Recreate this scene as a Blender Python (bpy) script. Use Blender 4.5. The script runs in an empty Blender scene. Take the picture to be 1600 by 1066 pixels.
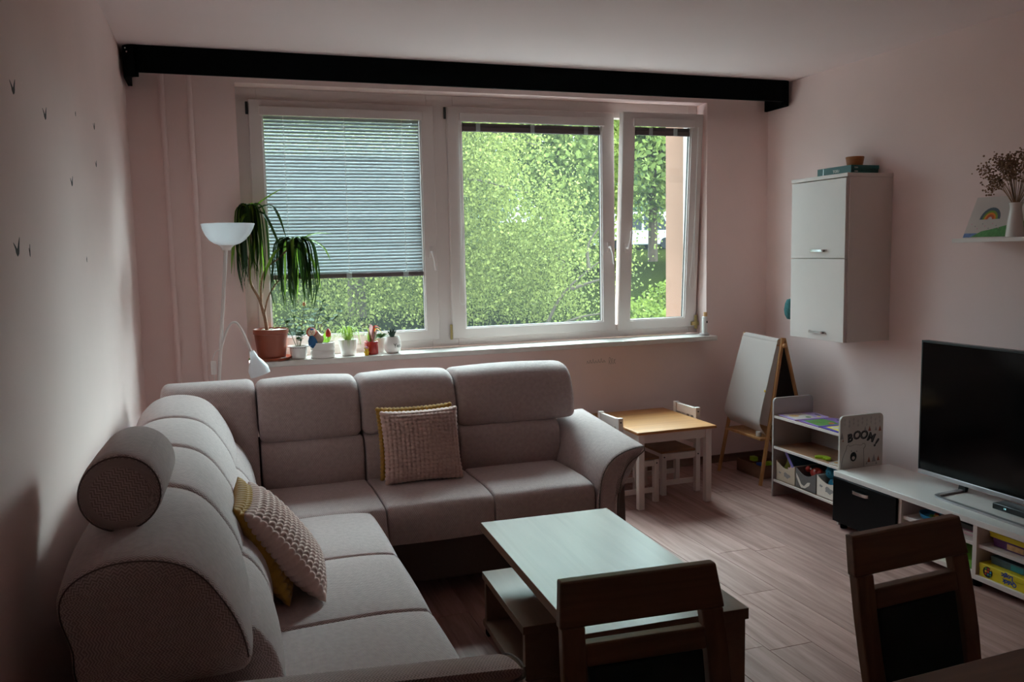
import bpy, bmesh, math, random
import numpy as np
from mathutils import Vector, Matrix

random.seed(7)
C = bpy.context.scene.collection
SC = bpy.context.scene
V = Vector

# ------------------------------------------------------------------ camera, sky, light, exposure
F_PX, YAW, PITCH, ROLL, ZC = 1320.0, 0.3306, 0.1042, -0.0202, 1.5068
_cy, _sy, _cp, _sp = math.cos(YAW), math.sin(YAW), math.cos(PITCH), math.sin(PITCH)
_fw = V((_sy * _cp, _cy * _cp, -_sp)); _rt = V((_cy, -_sy, 0)); _up = _rt.cross(_fw)
_cr, _sr = math.cos(ROLL), math.sin(ROLL)
_r2 = _rt * _cr + _up * _sr; _u2 = _up * _cr - _rt * _sr
cam = bpy.data.cameras.new('camera'); camo = bpy.data.objects.new('camera', cam); C.objects.link(camo)
cam.sensor_width = 36.0; cam.lens = F_PX / 1600 * 36.0; cam.clip_start = 0.02; cam.clip_end = 400
camo.matrix_world = Matrix(((_r2.x, _u2.x, -_fw.x, 0), (_r2.y, _u2.y, -_fw.y, 0), (_r2.z, _u2.z, -_fw.z, ZC), (0, 0, 0, 1)))
SC.camera = camo

w = bpy.data.worlds.new('overcast_sky'); SC.world = w; w.use_nodes = True
wn, wl = w.node_tree.nodes, w.node_tree.links
bg = wn['Background']; bg.inputs[1].default_value = 5.0
# standard overcast sky: three times brighter overhead than at the horizon
wtc = wn.new('ShaderNodeTexCoord'); wsx = wn.new('ShaderNodeSeparateXYZ'); wl.new(wtc.outputs['Generated'], wsx.inputs[0])
wrm = wn.new('ShaderNodeMapRange'); wrm.inputs['From Min'].default_value = 0.0; wrm.inputs['From Max'].default_value = 1.0
wrm.inputs['To Min'].default_value = 0.3333; wrm.inputs['To Max'].default_value = 1.0; wl.new(wsx.outputs[2], wrm.inputs['Value'])
wmx = wn.new('ShaderNodeMix'); wmx.data_type = 'RGBA'; wmx.blend_type = 'MULTIPLY'; wmx.inputs['Factor'].default_value = 1.0
wmx.inputs[6].default_value = (0.74, 0.96, 1.05, 1); wl.new(wrm.outputs[0], wmx.inputs[7]); wl.new(wmx.outputs[2], bg.inputs[0])

def sun(name, d, energy, col, ang):
    l = bpy.data.lights.new(name, 'SUN'); l.energy = energy; l.color = col; l.angle = math.radians(ang)
    o = bpy.data.objects.new(name, l); C.objects.link(o)
    o.rotation_euler = V(d).to_track_quat('-Z', 'Y').to_euler(); o.location = (1.5, 12, 14)
    return o
# bright cloud cover beyond the trees: one very wide, soft sun
sun('cloud_light', (-0.30, -0.60, -0.52), 14.0, (0.74, 0.97, 1.0), 60)
sun('side_fill_sun', (-0.69, -0.69, -0.25), 2.0, (0.74, 0.97, 1.0), 26)  # added second sun, low from the right, brightens left wall and sofa

SC.view_settings.view_transform = 'Standard'; SC.view_settings.look = 'None'
SC.view_settings.exposure = 1.14; SC.view_settings.gamma = 1.0; SC.view_settings.use_curve_mapping = False
cy = SC.cycles
cy.use_denoising = True
cy.max_bounces = 10; cy.diffuse_bounces = 6; cy.glossy_bounces = 4; cy.transmission_bounces = 4; cy.transparent_max_bounces = 12
cy.sample_clamp_indirect = 6.0; cy.caustics_reflective = False; cy.caustics_refractive = False

# ------------------------------------------------------------------ helpers
BASE = {}          # object name -> world offset its mesh is built against

def lin(c):
    return tuple(((x / 255) / 12.92 if x / 255 <= 0.04045 else ((x / 255 + 0.055) / 1.055) ** 2.4) for x in c)

class MB:
    def __init__(s): s.v = []; s.f = []; s.uv = []
    def add(s, vs, fs, uvs=None):
        n = len(s.v); s.v.extend(tuple(p) for p in vs); s.f.extend(tuple(i + n for i in f) for f in fs)
        if uvs is not None: s.uv.extend(uvs)
        return s
    def box(s, x0, x1, y0, y1, z0, z1):
        v = [(x0, y0, z0), (x1, y0, z0), (x1, y1, z0), (x0, y1, z0), (x0, y0, z1), (x1, y0, z1), (x1, y1, z1), (x0, y1, z1)]
        return s.add(v, [(0, 3, 2, 1), (4, 5, 6, 7), (0, 1, 5, 4), (1, 2, 6, 5), (2, 3, 7, 6), (3, 0, 4, 7)])
    def hexa(s, b, t):
        """box between two 4-point rings"""
        return s.add(list(b) + list(t), [(0, 3, 2, 1), (4, 5, 6, 7), (0, 1, 5, 4), (1, 2, 6, 5), (2, 3, 7, 6), (3, 0, 4, 7)])
    def bar(s, p, q, a, b, side=(1, 0, 0)):
        """rectangular bar from p to q, a along side, b across"""
        p, q = V(p), V(q); d = (q - p).normalized(); sx = (V(side) - d * V(side).dot(d)).normalized(); sy = d.cross(sx)
        r = [(-1, -1), (1, -1), (1, 1), (-1, 1)]
        return s.hexa([p + sx * (i * a / 2) + sy * (j * b / 2) for i, j in r], [q + sx * (i * a / 2) + sy * (j * b / 2) for i, j in r])
    def tube(s, pts, r, n=8, closed=False, cap=True):
        pts = [V(p) for p in pts]; N = len(pts); rs = r if isinstance(r, (list, tuple)) else [r] * N
        prev = None; vs = []; fs = []
        for i, p in enumerate(pts):
            if closed: t = (pts[(i + 1) % N] - pts[i - 1])
            else: t = pts[min(i + 1, N - 1)] - pts[max(i - 1, 0)]
            t.normalize()
            if prev is None:
                a = t.orthogonal().normalized()
            else:
                a = prev - t * prev.dot(t)
                a = a.normalized() if a.length > 1e-6 else t.orthogonal().normalized()
            prev = a; b = t.cross(a)
            for k in range(n):
                an = 2 * math.pi * k / n
                vs.append(p + (a * math.cos(an) + b * math.sin(an)) * rs[i])
        for i in range(N if closed else N - 1):
            j = (i + 1) % N
            for k in range(n):
                k2 = (k + 1) % n; fs.append((i * n + k, i * n + k2, j * n + k2, j * n + k))
        if cap and not closed:
            fs.append(tuple(range(n - 1, -1, -1))); fs.append(tuple((N - 1) * n + k for k in range(n)))
        return s.add(vs, fs)
    def lathe(s, prof, c=(0, 0, 0), n=24, ax=(0, 0, 1), flute=0, fl_n=0):
        ax = V(ax).normalized(); a = ax.orthogonal().normalized()
        if abs(ax.z) > 0.99: a = V((1, 0, 0))
        b = ax.cross(a); c = V(c); vs = []; fs = []
        for (r, z) in prof:
            for k in range(n):
                an = 2 * math.pi * k / n; rr = r * (1 + (flute * math.cos(an * fl_n) if fl_n else 0))
                vs.append(c + ax * z + (a * math.cos(an) + b * math.sin(an)) * rr)
        for i in range(len(prof) - 1):
            for k in range(n):
                k2 = (k + 1) % n; fs.append((i * n + k, i * n + k2, (i + 1) * n + k2, (i + 1) * n + k))
        if prof[0][0] > 1e-5: fs.append(tuple(range(n - 1, -1, -1)))
        if prof[-1][0] > 1e-5: fs.append(tuple((len(prof) - 1) * n + k for k in range(n)))
        return s.add(vs, fs)
    def prism(s, poly, axis, a, b):
        n = len(poly)
        def P(p, t): return {'x': (t, p[0], p[1]), 'y': (p[0], t, p[1]), 'z': (p[0], p[1], t)}[axis]
        vs = [P(p, a) for p in poly] + [P(p, b) for p in poly]
        return s.add(vs, [tuple(range(n)), tuple(range(2 * n - 1, n - 1, -1))] + [(i, i + n, (i + 1) % n + n, (i + 1) % n) for i in range(n)])
    def frame(s, x0, x1, y0, y1, z0, z1, l, r, b, t):
        """rectangular ring in the xz plane with a hole, thickness in y"""
        o = [(x0, z0), (x1, z0), (x1, z1), (x0, z1)]; i = [(x0 + l, z0 + b), (x1 - r, z0 + b), (x1 - r, z1 - t), (x0 + l, z1 - t)]
        vs = [(p[0], y0, p[1]) for p in o + i] + [(p[0], y1, p[1]) for p in o + i]; fs = []
        for k in range(4):
            k2 = (k + 1) % 4
            fs += [(k, k2, k2 + 4, k + 4), (k + 8, k + 12, k2 + 12, k2 + 8), (k, k + 8, k2 + 8, k2), (k + 4, k2 + 4, k2 + 12, k + 12)]
        return s.add(vs, fs)
    def ball(s, c, r, n=14, m=9, sq=(1, 1, 1)):
        c = V(c); vs = []; fs = []
        for i in range(m + 1):
            th = math.pi * i / m
            for k in range(n):
                an = 2 * math.pi * k / n
                vs.append((c.x + r * sq[0] * math.sin(th) * math.cos(an), c.y + r * sq[1] * math.sin(th) * math.sin(an), c.z + r * sq[2] * math.cos(th)))
        for i in range(m):
            for k in range(n):
                k2 = (k + 1) % n; fs.append((i * n + k, (i + 1) * n + k, (i + 1) * n + k2, i * n + k2))
        return s.add(vs, fs)
    def xform(s, M):
        s.v = [tuple(M @ V(p)) for p in s.v]; return s
    def build(s, name, mat, parent=None, local=False, smooth=35, bevel=0, seg=2, fix=True, origin=None, sub=0):
        off = V((0, 0, 0))
        if parent is not None and not local: off = V(BASE.get(parent.name, (0, 0, 0)))
        if parent is None and origin is not None: off = V(origin)
        me = bpy.data.meshes.new(name)
        me.from_pydata([(p[0] - off.x, p[1] - off.y, p[2] - off.z) for p in s.v], [], s.f)
        if s.uv and len(s.uv) == len(s.v):
            ul = me.uv_layers.new(name='uv'); idx = np.empty(len(me.loops), dtype=np.int32); me.loops.foreach_get('vertex_index', idx)
            ul.data.foreach_set('uv', np.array(s.uv, dtype=np.float32)[idx].ravel())
        if fix:
            bm = bmesh.new(); bm.from_mesh(me); bmesh.ops.remove_doubles(bm, verts=bm.verts, dist=1e-6)
            bmesh.ops.recalc_face_normals(bm, faces=bm.faces); bm.to_mesh(me); bm.free()
        o = bpy.data.objects.new(name, me); C.objects.link(o)
        if mat is not None: me.materials.append(mat)
        if parent is not None:
            o.parent = parent; BASE[o.name] = (0, 0, 0) if local else tuple(off)
        else:
            o.location = off; BASE[o.name] = tuple(off)
        if smooth:
            me.shade_smooth()
            if smooth < 180: me.set_sharp_from_angle(angle=math.radians(smooth))
        if bevel:
            m = o.modifiers.new('bevel', 'BEVEL'); m.width = bevel; m.segments = seg; m.limit_method = 'ANGLE'; m.angle_limit = math.radians(40); m.harden_normals = False
        if sub:
            m = o.modifiers.new('sub', 'SUBSURF'); m.levels = sub; m.render_levels = sub
        return o

def tag(o, label, cat=None, group=None, kind=None):
    if label: o['label'] = label
    if cat: o['category'] = cat
    if group: o['group'] = group
    if kind: o['kind'] = kind
    return o

def thing(name, label, cat, loc=(0, 0, 0), rotz=0, group=None):
    o = bpy.data.objects.new(name, None); C.objects.link(o); o.empty_display_size = 0.05
    o.location = loc; o.rotation_euler = (0, 0, rotz); BASE[o.name] = tuple(loc)
    return tag(o, label, cat, group)

def share(src, name, parent, loc=(0, 0, 0), rot=(0, 0, 0)):
    o = bpy.data.objects.new(name, src.data); C.objects.link(o); o.parent = parent; o.location = loc; o.rotation_euler = rot
    for m in src.modifiers:
        n = o.modifiers.new(m.name, m.type)
        if m.type == 'BEVEL': n.width = m.width; n.segments = m.segments; n.limit_method = m.limit_method; n.angle_limit = m.angle_limit
    return o

def copy_tree(root, loc, rotz=0):
    r = root.copy(); C.objects.link(r); r.location = loc; r.rotation_euler = (0, 0, rotz)
    def rec(a, b):
        for ch in list(a.children):
            c = ch.copy(); C.objects.link(c); c.parent = b; rec(ch, c)
    rec(root, r)
    return r

def struct(o): o['kind'] = 'structure'; return o

def text_mesh(body, size, origin, ux, uy, depth=0.0008, align='CENTER', bold=0.0):
    cu = bpy.data.curves.new('t', 'FONT'); cu.body = body; cu.size = size; cu.extrude = depth; cu.align_x = align; cu.align_y = 'CENTER'; cu.offset = bold; cu.resolution_u = 3
    t = bpy.data.objects.new('t', cu); C.objects.link(t)
    dg = bpy.context.evaluated_depsgraph_get(); me = bpy.data.meshes.new_from_object(t.evaluated_get(dg))
    ux, uy = V(ux), V(uy); un = ux.cross(uy); o = V(origin)
    vs = [o + ux * p.co.x + uy * p.co.y + un * p.co.z for p in me.vertices]; fs = [tuple(f.vertices) for f in me.polygons]
    bpy.data.objects.remove(t); bpy.data.curves.remove(cu); bpy.data.meshes.remove(me)
    return vs, fs

def arc(c, r, a0, a1, n, plane='xz', t=0):
    out = []
    for i in range(n + 1):
        a = math.radians(a0 + (a1 - a0) * i / n); u, v = c[0] + r * math.cos(a), c[1] + r * math.sin(a)
        out.append({'xz': (u, t, v), 'yz': (t, u, v), 'xy': (u, v, t)}[plane])
    return out

def bez(ps, n=12):
    """Catmull-Rom through points"""
    ps = [V(p) for p in ps]; q = [ps[0] * 2 - ps[1]] + ps + [ps[-1] * 2 - ps[-2]]; out = []
    for i in range(1, len(q) - 2):
        for k in range(n):
            t = k / n; a, b, c, d = q[i - 1], q[i], q[i + 1], q[i + 2]
            out.append(0.5 * ((2 * b) + (c - a) * t + (2 * a - 5 * b + 4 * c - d) * t * t + (3 * b - a - 3 * c + d) * t ** 3))
    out.append(ps[-1]); return out

# ------------------------------------------------------------------ materials
def nodes(name):
    m = bpy.data.materials.new(name); m.use_nodes = True; nt = m.node_tree
    return m, nt, nt.nodes['Principled BSDF'], nt.nodes, nt.links

def M(name, col, rough=0.5, metal=0.0, vary=0.0, scale=8.0, bump=0.0, bscale=60.0, spec=0.5, coat=0.0, sheen=0.0, trans=0.0, stretch=(1, 1, 1), isl=0.0):
    m, nt, b, N, L = nodes(name); col = lin(col)
    b.inputs['Base Color'].default_value = (*col, 1); b.inputs['Roughness'].default_value = rough; b.inputs['Metallic'].default_value = metal
    b.inputs['Specular IOR Level'].default_value = spec; b.inputs['Coat Weight'].default_value = coat
    if sheen: b.inputs['Sheen Weight'].default_value = sheen
    tc = N.new('ShaderNodeTexCoord'); mp = N.new('ShaderNodeMapping'); mp.inputs['Scale'].default_value = stretch; L.new(tc.outputs['Object'], mp.inputs['Vector'])
    if vary:
        n = N.new('ShaderNodeTexNoise'); n.inputs['Scale'].default_value = scale; n.inputs['Detail'].default_value = 5; L.new(mp.outputs[0], n.inputs['Vector'])
        r = N.new('ShaderNodeMapRange'); r.inputs['From Min'].default_value = 0.3; r.inputs['From Max'].default_value = 0.7
        r.inputs['To Min'].default_value = 1 - vary; r.inputs['To Max'].default_value = 1 + vary; L.new(n.outputs['Fac'], r.inputs['Value'])
        x = N.new('ShaderNodeMix'); x.data_type = 'RGBA'; x.blend_type = 'MULTIPLY'; x.inputs['Factor'].default_value = 1; x.inputs[6].default_value = (*col, 1)
        L.new(r.outputs[0], x.inputs[7]); L.new(x.outputs[2], b.inputs['Base Color'])
    if bump:
        n2 = N.new('ShaderNodeTexNoise'); n2.inputs['Scale'].default_value = bscale; n2.inputs['Detail'].default_value = 3; L.new(mp.outputs[0], n2.inputs['Vector'])
        bp = N.new('ShaderNodeBump'); bp.inputs['Strength'].default_value = bump; bp.inputs['Distance'].default_value = 0.004; L.new(n2.outputs['Fac'], bp.inputs['Height']); L.new(bp.outputs[0], b.inputs['Normal'])
    if trans:
        t = N.new('ShaderNodeBsdfTranslucent'); t.inputs[0].default_value = (*col, 1); mx = N.new('ShaderNodeMixShader'); mx.inputs[0].default_value = trans
        out = N['Material Output']; L.new(b.outputs[0], mx.inputs[1]); L.new(t.outputs[0], mx.inputs[2]); L.new(mx.outputs[0], out.inputs[0])
    return m

def wood(name, dark, light, rough=0.45, scale=1.0, axis='y', obj_rand=0.0, coat=0.0, bump=0.06, spec=0.5):
    m, nt, b, N, L = nodes(name); st = {'x': (0.9, 14, 14), 'y': (14, 0.9, 14), 'z': (14, 14, 0.9)}[axis]
    tc = N.new('ShaderNodeTexCoord'); mp = N.new('ShaderNodeMapping'); mp.inputs['Scale'].default_value = tuple(k * scale for k in st); L.new(tc.outputs['Object'], mp.inputs['Vector'])
    oi = N.new('ShaderNodeObjectInfo'); sc = N.new('ShaderNodeVectorMath'); sc.operation = 'SCALE'; sc.inputs['Scale'].default_value = 37.0
    cb = N.new('ShaderNodeCombineXYZ')
    for i in range(3): L.new(oi.outputs['Random'], cb.inputs[i])
    L.new(cb.outputs[0], sc.inputs[0]); ad = N.new('ShaderNodeVectorMath'); L.new(mp.outputs[0], ad.inputs[0]); L.new(sc.outputs[0], ad.inputs[1])
    n = N.new('ShaderNodeTexNoise'); n.inputs['Scale'].default_value = 1.0; n.inputs['Detail'].default_value = 7; n.inputs['Roughness'].default_value = 0.62; n.inputs['Distortion'].default_value = 0.6
    L.new(ad.outputs[0], n.inputs['Vector'])
    rp = N.new('ShaderNodeValToRGB'); rp.color_ramp.elements[0].position = 0.33; rp.color_ramp.elements[1].position = 0.68
    rp.color_ramp.elements[0].color = (*lin(dark), 1); rp.color_ramp.elements[1].color = (*lin(light), 1); L.new(n.outputs['Fac'], rp.inputs[0])
    last = rp.outputs[0]
    if obj_rand:
        r = N.new('ShaderNodeMapRange'); r.inputs['To Min'].default_value = 1 - obj_rand; r.inputs['To Max'].default_value = 1 + obj_rand; L.new(oi.outputs['Random'], r.inputs['Value'])
        x = N.new('ShaderNodeMix'); x.data_type = 'RGBA'; x.blend_type = 'MULTIPLY'; x.inputs['Factor'].default_value = 1; L.new(last, x.inputs[6]); L.new(r.outputs[0], x.inputs[7]); last = x.outputs[2]
    L.new(last, b.inputs['Base Color']); b.inputs['Roughness'].default_value = rough; b.inputs['Coat Weight'].default_value = coat; b.inputs['Specular IOR Level'].default_value = spec
    if bump:
        bp = N.new('ShaderNodeBump'); bp.inputs['Strength'].default_value = bump; bp.inputs['Distance'].default_value = 0.003; L.new(n.outputs['Fac'], bp.inputs['Height']); L.new(bp.outputs[0], b.inputs['Normal'])
    return m

def fabric(name, a, bcol, freq=130.0, bump=0.5):
    """herringbone weave on the uv of the upholstery (metres)"""
    m, nt, b, N, L = nodes(name)
    uv = N.new('ShaderNodeTexCoord'); sp = N.new('ShaderNodeSeparateXYZ'); L.new(uv.outputs['UV'], sp.inputs[0])
    def math_(op, x, y=None, z=None):
        k = N.new('ShaderNodeMath'); k.operation = op
        for i, q in enumerate((x, y, z)):
            if q is None: continue
            if isinstance(q, (int, float)): k.inputs[i].default_value = q
            else: L.new(q, k.inputs[i])
        return k.outputs[0]
    pv = math_('PINGPONG', math_('MULTIPLY', sp.outputs[1], freq), 1.0)
    u = math_('ADD', math_('MULTIPLY', sp.outputs[0], freq), math_('MULTIPLY', pv, 0.9))
    s1 = math_('SINE', math_('MULTIPLY', u, 6.2832))
    h = math_('MULTIPLY_ADD', s1, 0.5, 0.5)
    n = N.new('ShaderNodeTexNoise'); n.inputs['Scale'].default_value = 55; n.inputs['Detail'].default_value = 4; L.new(uv.outputs['UV'], n.inputs['Vector'])
    hh = math_('ADD', math_('MULTIPLY', h, 0.55), math_('MULTIPLY', n.outputs['Fac'], 0.45))
    rp = N.new('ShaderNodeValToRGB'); rp.color_ramp.elements[0].position = 0.25; rp.color_ramp.elements[1].position = 0.75
    rp.color_ramp.elements[0].color = (*lin(a), 1); rp.color_ramp.elements[1].color = (*lin(bcol), 1); L.new(hh, rp.inputs[0]); L.new(rp.outputs[0], b.inputs['Base Color'])
    b.inputs['Roughness'].default_value = 0.9; b.inputs['Specular IOR Level'].default_value = 0.25; b.inputs['Sheen Weight'].default_value = 0.25; b.inputs['Sheen Roughness'].default_value = 0.5
    bp = N.new('ShaderNodeBump'); bp.inputs['Strength'].default_value = bump; bp.inputs['Distance'].default_value = 0.0025; L.new(hh, bp.inputs['Height']); L.new(bp.outputs[0], b.inputs['Normal'])
    return m

def glass_mat():
    m, nt, b, N, L = nodes('window_glass'); N.remove(b); out = N['Material Output']
    tr = N.new('ShaderNodeBsdfTransparent'); tr.inputs[0].default_value = (0.93, 0.96, 0.95, 1)
    gl = N.new('ShaderNodeBsdfGlossy'); gl.inputs['Roughness'].default_value = 0.02
    df = N.new('ShaderNodeBsdfTranslucent'); df.inputs[0].default_value = (0.8, 0.85, 0.9, 1)
    fr = N.new('ShaderNodeFresnel'); fr.inputs[0].default_value = 1.45
    ge = N.new('ShaderNodeNewGeometry'); iv = N.new('ShaderNodeMath'); iv.operation = 'SUBTRACT'; iv.inputs[0].default_value = 1.0; L.new(ge.outputs['Backfacing'], iv.inputs[1])
    mu = N.new('ShaderNodeMath'); mu.operation = 'MULTIPLY'; L.new(fr.outputs[0], mu.inputs[0]); L.new(iv.outputs[0], mu.inputs[1])
    mx = N.new('ShaderNodeMixShader'); L.new(mu.outputs[0], mx.inputs[0]); L.new(tr.outputs[0], mx.inputs[1]); L.new(gl.outputs[0], mx.inputs[2])
    m2 = N.new('ShaderNodeMixShader'); m2.inputs[0].default_value = 0.007; L.new(mx.outputs[0], m2.inputs[1]); L.new(df.outputs[0], m2.inputs[2])
    L.new(m2.outputs[0], out.inputs[0]); return m

def leaf_mat(name, c1, c2, trans=0.5, scale=0.6):
    m, nt, b, N, L = nodes(name); out = N['Material Output']
    g = N.new('ShaderNodeNewGeometry'); tc = N.new('ShaderNodeTexCoord'); n = N.new('ShaderNodeTexNoise'); n.inputs['Scale'].default_value = scale; n.inputs['Detail'].default_value = 3
    L.new(tc.outputs['Object'], n.inputs['Vector'])
    ad = N.new('ShaderNodeMath'); ad.operation = 'MULTIPLY_ADD'; ad.inputs[1].default_value = 0.55; L.new(g.outputs['Random Per Island'], ad.inputs[0])
    m3 = N.new('ShaderNodeMath'); m3.operation = 'MULTIPLY'; m3.inputs[1].default_value = 0.5; L.new(n.outputs['Fac'], m3.inputs[0]); L.new(m3.outputs[0], ad.inputs[2])
    rp = N.new('ShaderNodeValToRGB'); rp.color_ramp.elements[0].position = 0.15; rp.color_ramp.elements[1].position = 0.85
    rp.color_ramp.elements[0].color = (*lin(c1), 1); rp.color_ramp.elements[1].color = (*lin(c2), 1); L.new(ad.outputs[0], rp.inputs[0])
    L.new(rp.outputs[0], b.inputs['Base Color']); b.inputs['Roughness'].default_value = 0.6; b.inputs['Specular IOR Level'].default_value = 0.04
    t = N.new('ShaderNodeBsdfTranslucent'); L.new(rp.outputs[0], t.inputs[0]); mx = N.new('ShaderNodeMixShader'); mx.inputs[0].default_value = trans
    L.new(b.outputs[0], mx.inputs[1]); L.new(t.outputs[0], mx.inputs[2]); L.new(mx.outputs[0], out.inputs[0]); return m

WALL = M('wall_paint', (240, 214, 209), 0.85, vary=0.02, scale=3, bump=0.10, bscale=220, spec=0.2)
CEIL = M('ceiling_paint', (242, 222, 220), 0.9, vary=0.015, scale=2, bump=0.06, bscale=180, spec=0.2)
FLOORBASE = M('floor_underlay', (70, 52, 46), 0.8)
PLANK = wood('floor_laminate', (134, 96, 89), (178, 138, 130), 0.55, 1.8, 'y', 0.09, bump=0.08, spec=0.3)
PVC = M('window_plastic', (222, 208, 204), 0.35, vary=0.01, spec=0.5)
PVC_D = M('rubber_seal', (40, 38, 38), 0.7)
GLASS = glass_mat()
SILL = M('sill_stone', (214, 206, 200), 0.28, vary=0.07, scale=14, stretch=(1, 3, 3), spec=0.5)
BLACK = M('black_lacquer', (5, 8, 10), 0.8, vary=0.1, spec=0.06)
SLAT = M('blind_slat', (172, 176, 178), 0.5, trans=0.03, spec=0.2)
RAIL = M('blind_rail', (104, 90, 92), 0.5, spec=0.3)
CORD = M('blind_cord', (235, 232, 228), 0.6)
CLEAR = M('clear_plastic', (200, 205, 205), 0.25, trans=0.3)
SOFA = fabric('sofa_weave', (154, 133, 131), (208, 185, 183), bump=0.4)
SOFA_D = fabric('sofa_weave_base', (84, 72, 68), (120, 106, 100))
SEAM = M('seam_thread', (104, 88, 86), 0.9)
PINKP = M('pillow_dusty_pink', (208, 172, 162), 0.95, vary=0.05, scale=90, bump=0.15, bscale=500, sheen=0.3)
MUST = M('pillow_mustard', (172, 126, 44), 0.95, vary=0.08, scale=90, bump=0.15, bscale=500, sheen=0.3)
TABLE = wood('coffee_table_laminate', (116, 90, 75), (134, 106, 90), 0.32, 0.9, 'y', bump=0.02, spec=0.22)
CHAIRW = wood('dining_chair_wood', (104, 74, 56), (136, 100, 78), 0.42, 1.6, 'x', bump=0.03)
CHAIRWZ = wood('dining_chair_wood_upright', (104, 74, 56), (136, 100, 78), 0.42, 1.6, 'z', bump=0.03)
PAD = M('chair_pad_fabric', (28, 44, 46), 0.85, vary=0.1, scale=200, bump=0.2, bscale=400)
WHITEF = M('white_furniture', (224, 210, 204), 0.38, vary=0.01, spec=0.5)
WHITEG = M('white_gloss_top', (224, 216, 212), 0.3, spec=0.5)
BEECH = wood('easel_beech', (168, 112, 62), (202, 146, 92), 0.5, 2.0, 'z', bump=0.03)
PINE = wood('pine_top', (176, 116, 62), (202, 142, 84), 0.4, 1.2, 'x', bump=0.02)
PINED = wood('pine_seat', (120, 78, 46), (150, 102, 64), 0.45, 1.5, 'x', bump=0.02)
PAPER = M('drawing_paper', (214, 200, 194), 0.8, vary=0.015, scale=5, trans=0.15)
BLACKBOARD = M('blackboard', (22, 24, 26), 0.7, vary=0.2, scale=8)
CHROME = M('brushed_chrome', (200, 196, 194), 0.25, metal=1.0)
BRASS = M('brass_hinge', (170, 150, 100), 0.35, metal=0.8)
SCREEN = M('tv_screen', (3, 4, 5), 0.12, spec=0.16)
TVBODY = M('tv_plastic', (14, 14, 16), 0.35)
SILVER = M('tv_silver', (176, 170, 172), 0.3, metal=0.7)
LAMPW = M('lamp_white_plastic', (240, 240, 242), 0.3, trans=0.5)
POLE = M('lamp_pole_white', (224, 212, 208), 0.4)
TERRA = M('terracotta_plastic', (150, 72, 48), 0.4, vary=0.06)
SOIL = M('potting_soil', (62, 46, 36), 0.95, vary=0.35, scale=60, bump=0.6, bscale=120)
PEBBLE = M('pebbles', (186, 168, 152), 0.8, vary=0.2, scale=60)
TRUNKM = M('plant_cane', (158, 122, 96), 0.8, vary=0.2, scale=40, stretch=(1, 1, 3), bump=0.4, bscale=90)
LEAFD = M('dracaena_leaf', (44, 66, 26), 0.5, vary=0.35, scale=9, trans=0.2, spec=0.2)
LEAFL = M('dracaena_leaf_young', (118, 150, 52), 0.4, vary=0.25, scale=9, trans=0.4)
LEAFJ = M('round_leaf', (58, 80, 46), 0.6, vary=0.25, scale=20, trans=0.15, spec=0.12)
LEAFS = M('spider_leaf', (148, 168, 76), 0.45, vary=0.2, scale=30, trans=0.35)
STEM = M('green_stem', (92, 92, 60), 0.7, vary=0.15)
CERAM = M('white_ceramic', (232, 226, 222), 0.25, spec=0.6)
REDP = M('red_glazed_pot', (170, 34, 26), 0.2, spec=0.6)
ORANGE = M('orange_red', (214, 70, 44), 0.5)
YELLOW = M('yellow_plastic', (226, 182, 40), 0.45)
PINK = M('pink_plastic', (222, 150, 168), 0.5)
BLUE = M('blue_felt', (34, 92, 140), 0.7)
SKIN = M('pale_wood', (232, 206, 180), 0.6)
BULB = M('bulb_skin', (190, 160, 140), 0.55, vary=0.2, scale=25)
GREENBOX = M('dark_teal_box', (14, 84, 80), 0.45, vary=0.05)
WHITEINK = M('white_print', (222, 224, 216), 0.6)
INK = M('black_print', (30, 30, 32), 0.7)
BOWLW = M('wooden_bowl', (166, 98, 46), 0.5, vary=0.12, scale=10, stretch=(1, 1, 8))
GREY = M('grey_panel', (176, 166, 164), 0.5)
BEARP = M('printed_panel', (204, 192, 184), 0.5, vary=0.02)
PURPLE = M('purple_card', (128, 92, 176), 0.4)
VIOLET = M('violet_card', (74, 52, 164), 0.4)
LIMEG = M('lime_green', (176, 208, 40), 0.5)
FELTB = M('beige_felt', (206, 186, 164), 0.95, vary=0.04, scale=60, bump=0.2, bscale=300)
FELTG = M('grey_felt', (110, 102, 100), 0.95, vary=0.06, scale=60, bump=0.2, bscale=300)
FELTW = M('cream_felt', (222, 208, 196), 0.95, vary=0.04, scale=60, bump=0.2, bscale=300)
TEALP = M('teal_plush', (50, 130, 160), 0.95, vary=0.1, scale=40, bump=0.3, bscale=200)
REDT = M('red_toy', (186, 50, 36), 0.5)
OLIVE = M('olive_toy', (150, 140, 40), 0.6)
GREENT = M('green_print', (84, 140, 60), 0.6, vary=0.2, scale=30)
PHOTOY = M('yellow_print', (232, 214, 70), 0.5, vary=0.15, scale=40)
TAN = M('tan_print', (206, 160, 110), 0.6, vary=0.2, scale=60)
GREYT = M('grey_triangle', (150, 142, 140), 0.7)
BROWNT = M('brown_triangle', (150, 86, 66), 0.7)
QBOX = M('yellow_game_box', (226, 204, 36), 0.4)
QBLUE = M('blue_lettering', (40, 70, 150), 0.5)
DRIED = M('dried_flower', (150, 114, 90), 0.95, vary=0.3, scale=50)
STICK = M('dark_sticker', (58, 42, 40), 0.8)
DPINE = M('purple_game_box', (96, 50, 110), 0.45)
DTEAL = M('slate_game_box', (66, 92, 100), 0.45, vary=0.2, scale=40)
SKYB = M('sky_blue_plastic', (50, 150, 196), 0.4)
DIN = wood('dining_table_wood', (96, 66, 48), (126, 92, 70), 0.4, 0.9, 'x', bump=0.02)
FACADE = M('facade_plaster', (150, 116, 100), 0.9, vary=0.04, scale=3, bump=0.25, bscale=120, spec=0.0)

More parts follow.
